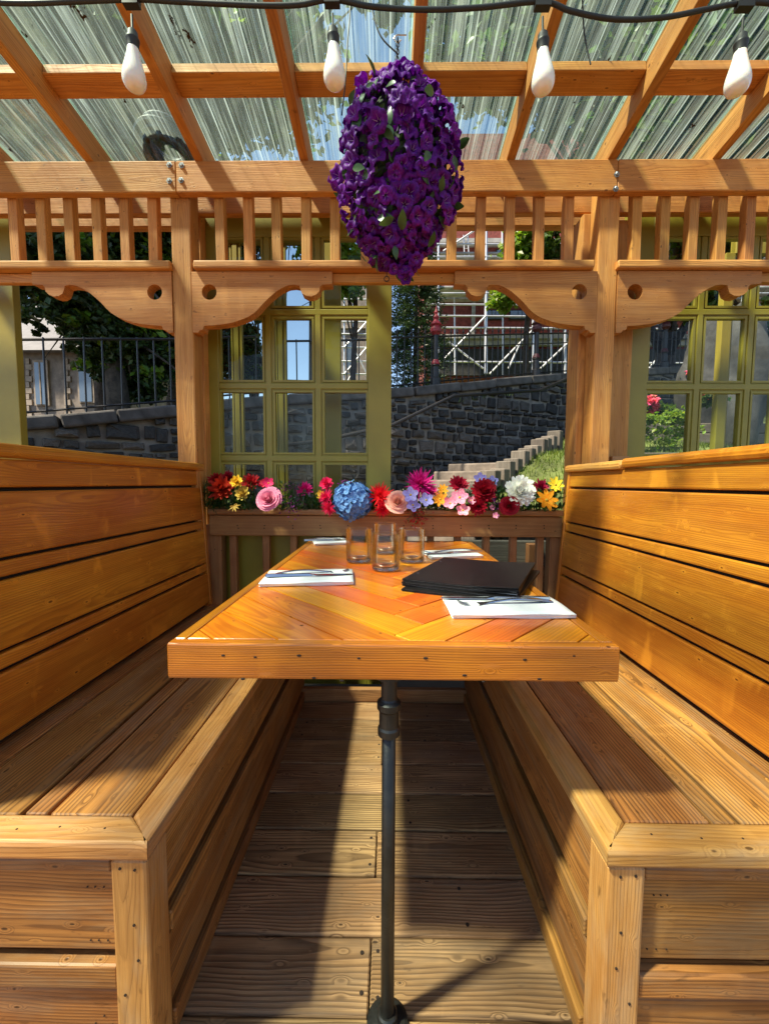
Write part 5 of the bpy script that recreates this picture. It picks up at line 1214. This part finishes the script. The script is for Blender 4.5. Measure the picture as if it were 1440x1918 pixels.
def knife_mesh():
    mb = MB(); vs = []; xs = [-.11, -.108, -.09, -.05, 0, .008, .02, .06, .095, .108, .112]; ws = [.006,.0115,.0125,.011,.0085,.0095,.016,.0175,.0165,.011,.004]; Ts = [.003,.006,.006,.005,.0045,.003,.0016,.0014,.0012,.001,.0006]
    for x, w_, T in zip(xs, ws, Ts): vs += [(x, -w_/2, 0), (x, w_/2, 0), (x, w_/2*.8, T), (x, -w_/2*.6, T)]
    n_ = len(xs); mb.add(vs, [(i*4+k_, i*4+(k_+1) % 4, (i+1)*4+(k_+1) % 4, (i+1)*4+k_) for i in range(n_-1) for k_ in range(4)]+[(3,2,1,0), tuple((n_-1)*4+k_ for k_ in range(4))]); return mb.mesh('knife', M_CUT)
FM, KM = fork_mesh(), knife_mesh()
def setting(c4, lb, where, fa, ka, fo=(0,0), ko=(0,0)):
    c, ang, lw, lh, zt_ = napkin(c4, lb)
    for nm, me, a_, of in (('fork', FM, fa, fo), ('knife', KM, ka, ko)):
        o = link(nm, me); o.scale = (1.12, 1.3, 1.3); o.rotation_euler = (0, 0, ang+R(a_)); o.location = c+Matrix.Rotation(ang, 3, 'Z') @ Vector((of[0], of[1], 0)); o.location.z = zt_+.0008; tag(o, f'steel {nm} lying on the {where} napkin', nm, nm+('s on the napkins' if nm == 'fork' else ' blades on the napkins').replace('knife blades', 'knives') if False else ('forks on the napkins' if nm == 'fork' else 'knives on the napkins'))
setting([(832,1124),(1044,1124),(1058,1159),(842,1158)], 'white folded napkin nearest the camera at the right', 'near right', 184, 176, (0.0,.004), (-.01,.035))
setting([(503,1074),(660,1071),(663,1096),(490,1099)], 'white folded napkin at the left edge of the table beside the tumblers', 'near left', 8, 2, (.012,.030), (.0,-.012))
setting([(592,1012),(650,1010),(650,1020),(580,1022)], 'white folded napkin at the far left corner of the table', 'far left', 4, -3, (0,.02), (0,-.02))
setting([(800,1035),(885,1033),(897,1045),(795,1048)], 'white folded napkin at the right edge behind the menus', 'far right', 178, 183, (0,.02), (0,-.02))
M_LEATHER = plain('black_leather', (.008,.006,.006), rough=.42, nscale=25, namt=.4, bump=.5, bscale=350, spec=.35); M_PAPER = plain('menu_paper', (.55,.5,.45), rough=.8)
base = [(737,1088),(858,1052),(1005,1062),(950,1113)]
mz = TZ+.001
P = [atz(x, y, TZ+.02) for x, y in base]; mc = sum(P, Vector())/4; e1 = (P[3]-P[0]); e2 = (P[1]-P[0]); mang = math.atan2(e1.y, e1.x); ML, MW = e1.length*1.0, ((e2.length+(P[2]-P[3]).length)/2)*.98
for i, (da, dx, dy, lb) in enumerate(((2.5, -.008, -.012, 'black leather menu cover at the bottom of the stack'), (-3.0, .004, -.006, 'black leather menu second from the bottom of the stack'), (1.0, -.004, .004, 'black leather menu second from the top of the stack'), (-.5, 0, .004, 'black leather menu lying on top of the stack'))):
    t = thing('menu', (mc.x+dx, mc.y+dy, mz), lb, 'menu', 'stack of black menus on the table', rz=mang+R(da))
    warp = .010*(i >= 2)
    def cover(z, th):
        vs = []; nx, ny = 10, 6
        for s_ in (0, 1):
            for j in range(ny+1):
                for k_ in range(nx+1):
                    u, v = k_/nx-.5, j/ny-.5; lift = warp*max(0, u+.1)**2*2.2+.0025*(i % 2)*max(0, .3-v)*max(0, u)
                    vs.append((u*ML, v*MW, z+th*s_+lift))
        m = (nx+1)*(ny+1); fs = [(j*(nx+1)+k_, (j+1)*(nx+1)+k_, (j+1)*(nx+1)+k_+1, j*(nx+1)+k_+1) for j in range(ny) for k_ in range(nx)]; fs = fs+[tuple(x+m for x in f[::-1]) for f in fs]
        b_ = [j for j in range(nx+1)]+[j*(nx+1)+nx for j in range(1, ny+1)]+[ny*(nx+1)+k_ for k_ in range(nx-1, -1, -1)]+[j*(nx+1) for j in range(ny-1, 0, -1)]
        fs += [(b_[q], b_[(q+1) % len(b_)], b_[(q+1) % len(b_)]+m, b_[q]+m) for q in range(len(b_))]
        return MB().add(vs, fs).mesh('cover', M_LEATHER)
    link('cover', cover(0, .0020), t); link('cover', cover(.0046, .0020), t)
    link('pages', MB().box((-ML*.48, -MW*.48, .0021), (ML*.48, MW*.48, .0045)).mesh('pages', M_PAPER), t)
    # rounded spine and metal corners
    link('spine', MB().tube([(-ML/2, -MW*.5, .0033), (-ML/2, MW*.5, .0033)], .0033, 8).mesh('spine', M_LEATHER), t)
    for sy in (-.28, .28): link('binding_screw', MB().lathe([(.0035,0),(.0035,.0009),(.002,.0012)], 10, Matrix.Translation((-ML/2+.012, sy*MW, .0066))).mesh('screw', M_STEEL), t)
    mz += .0068
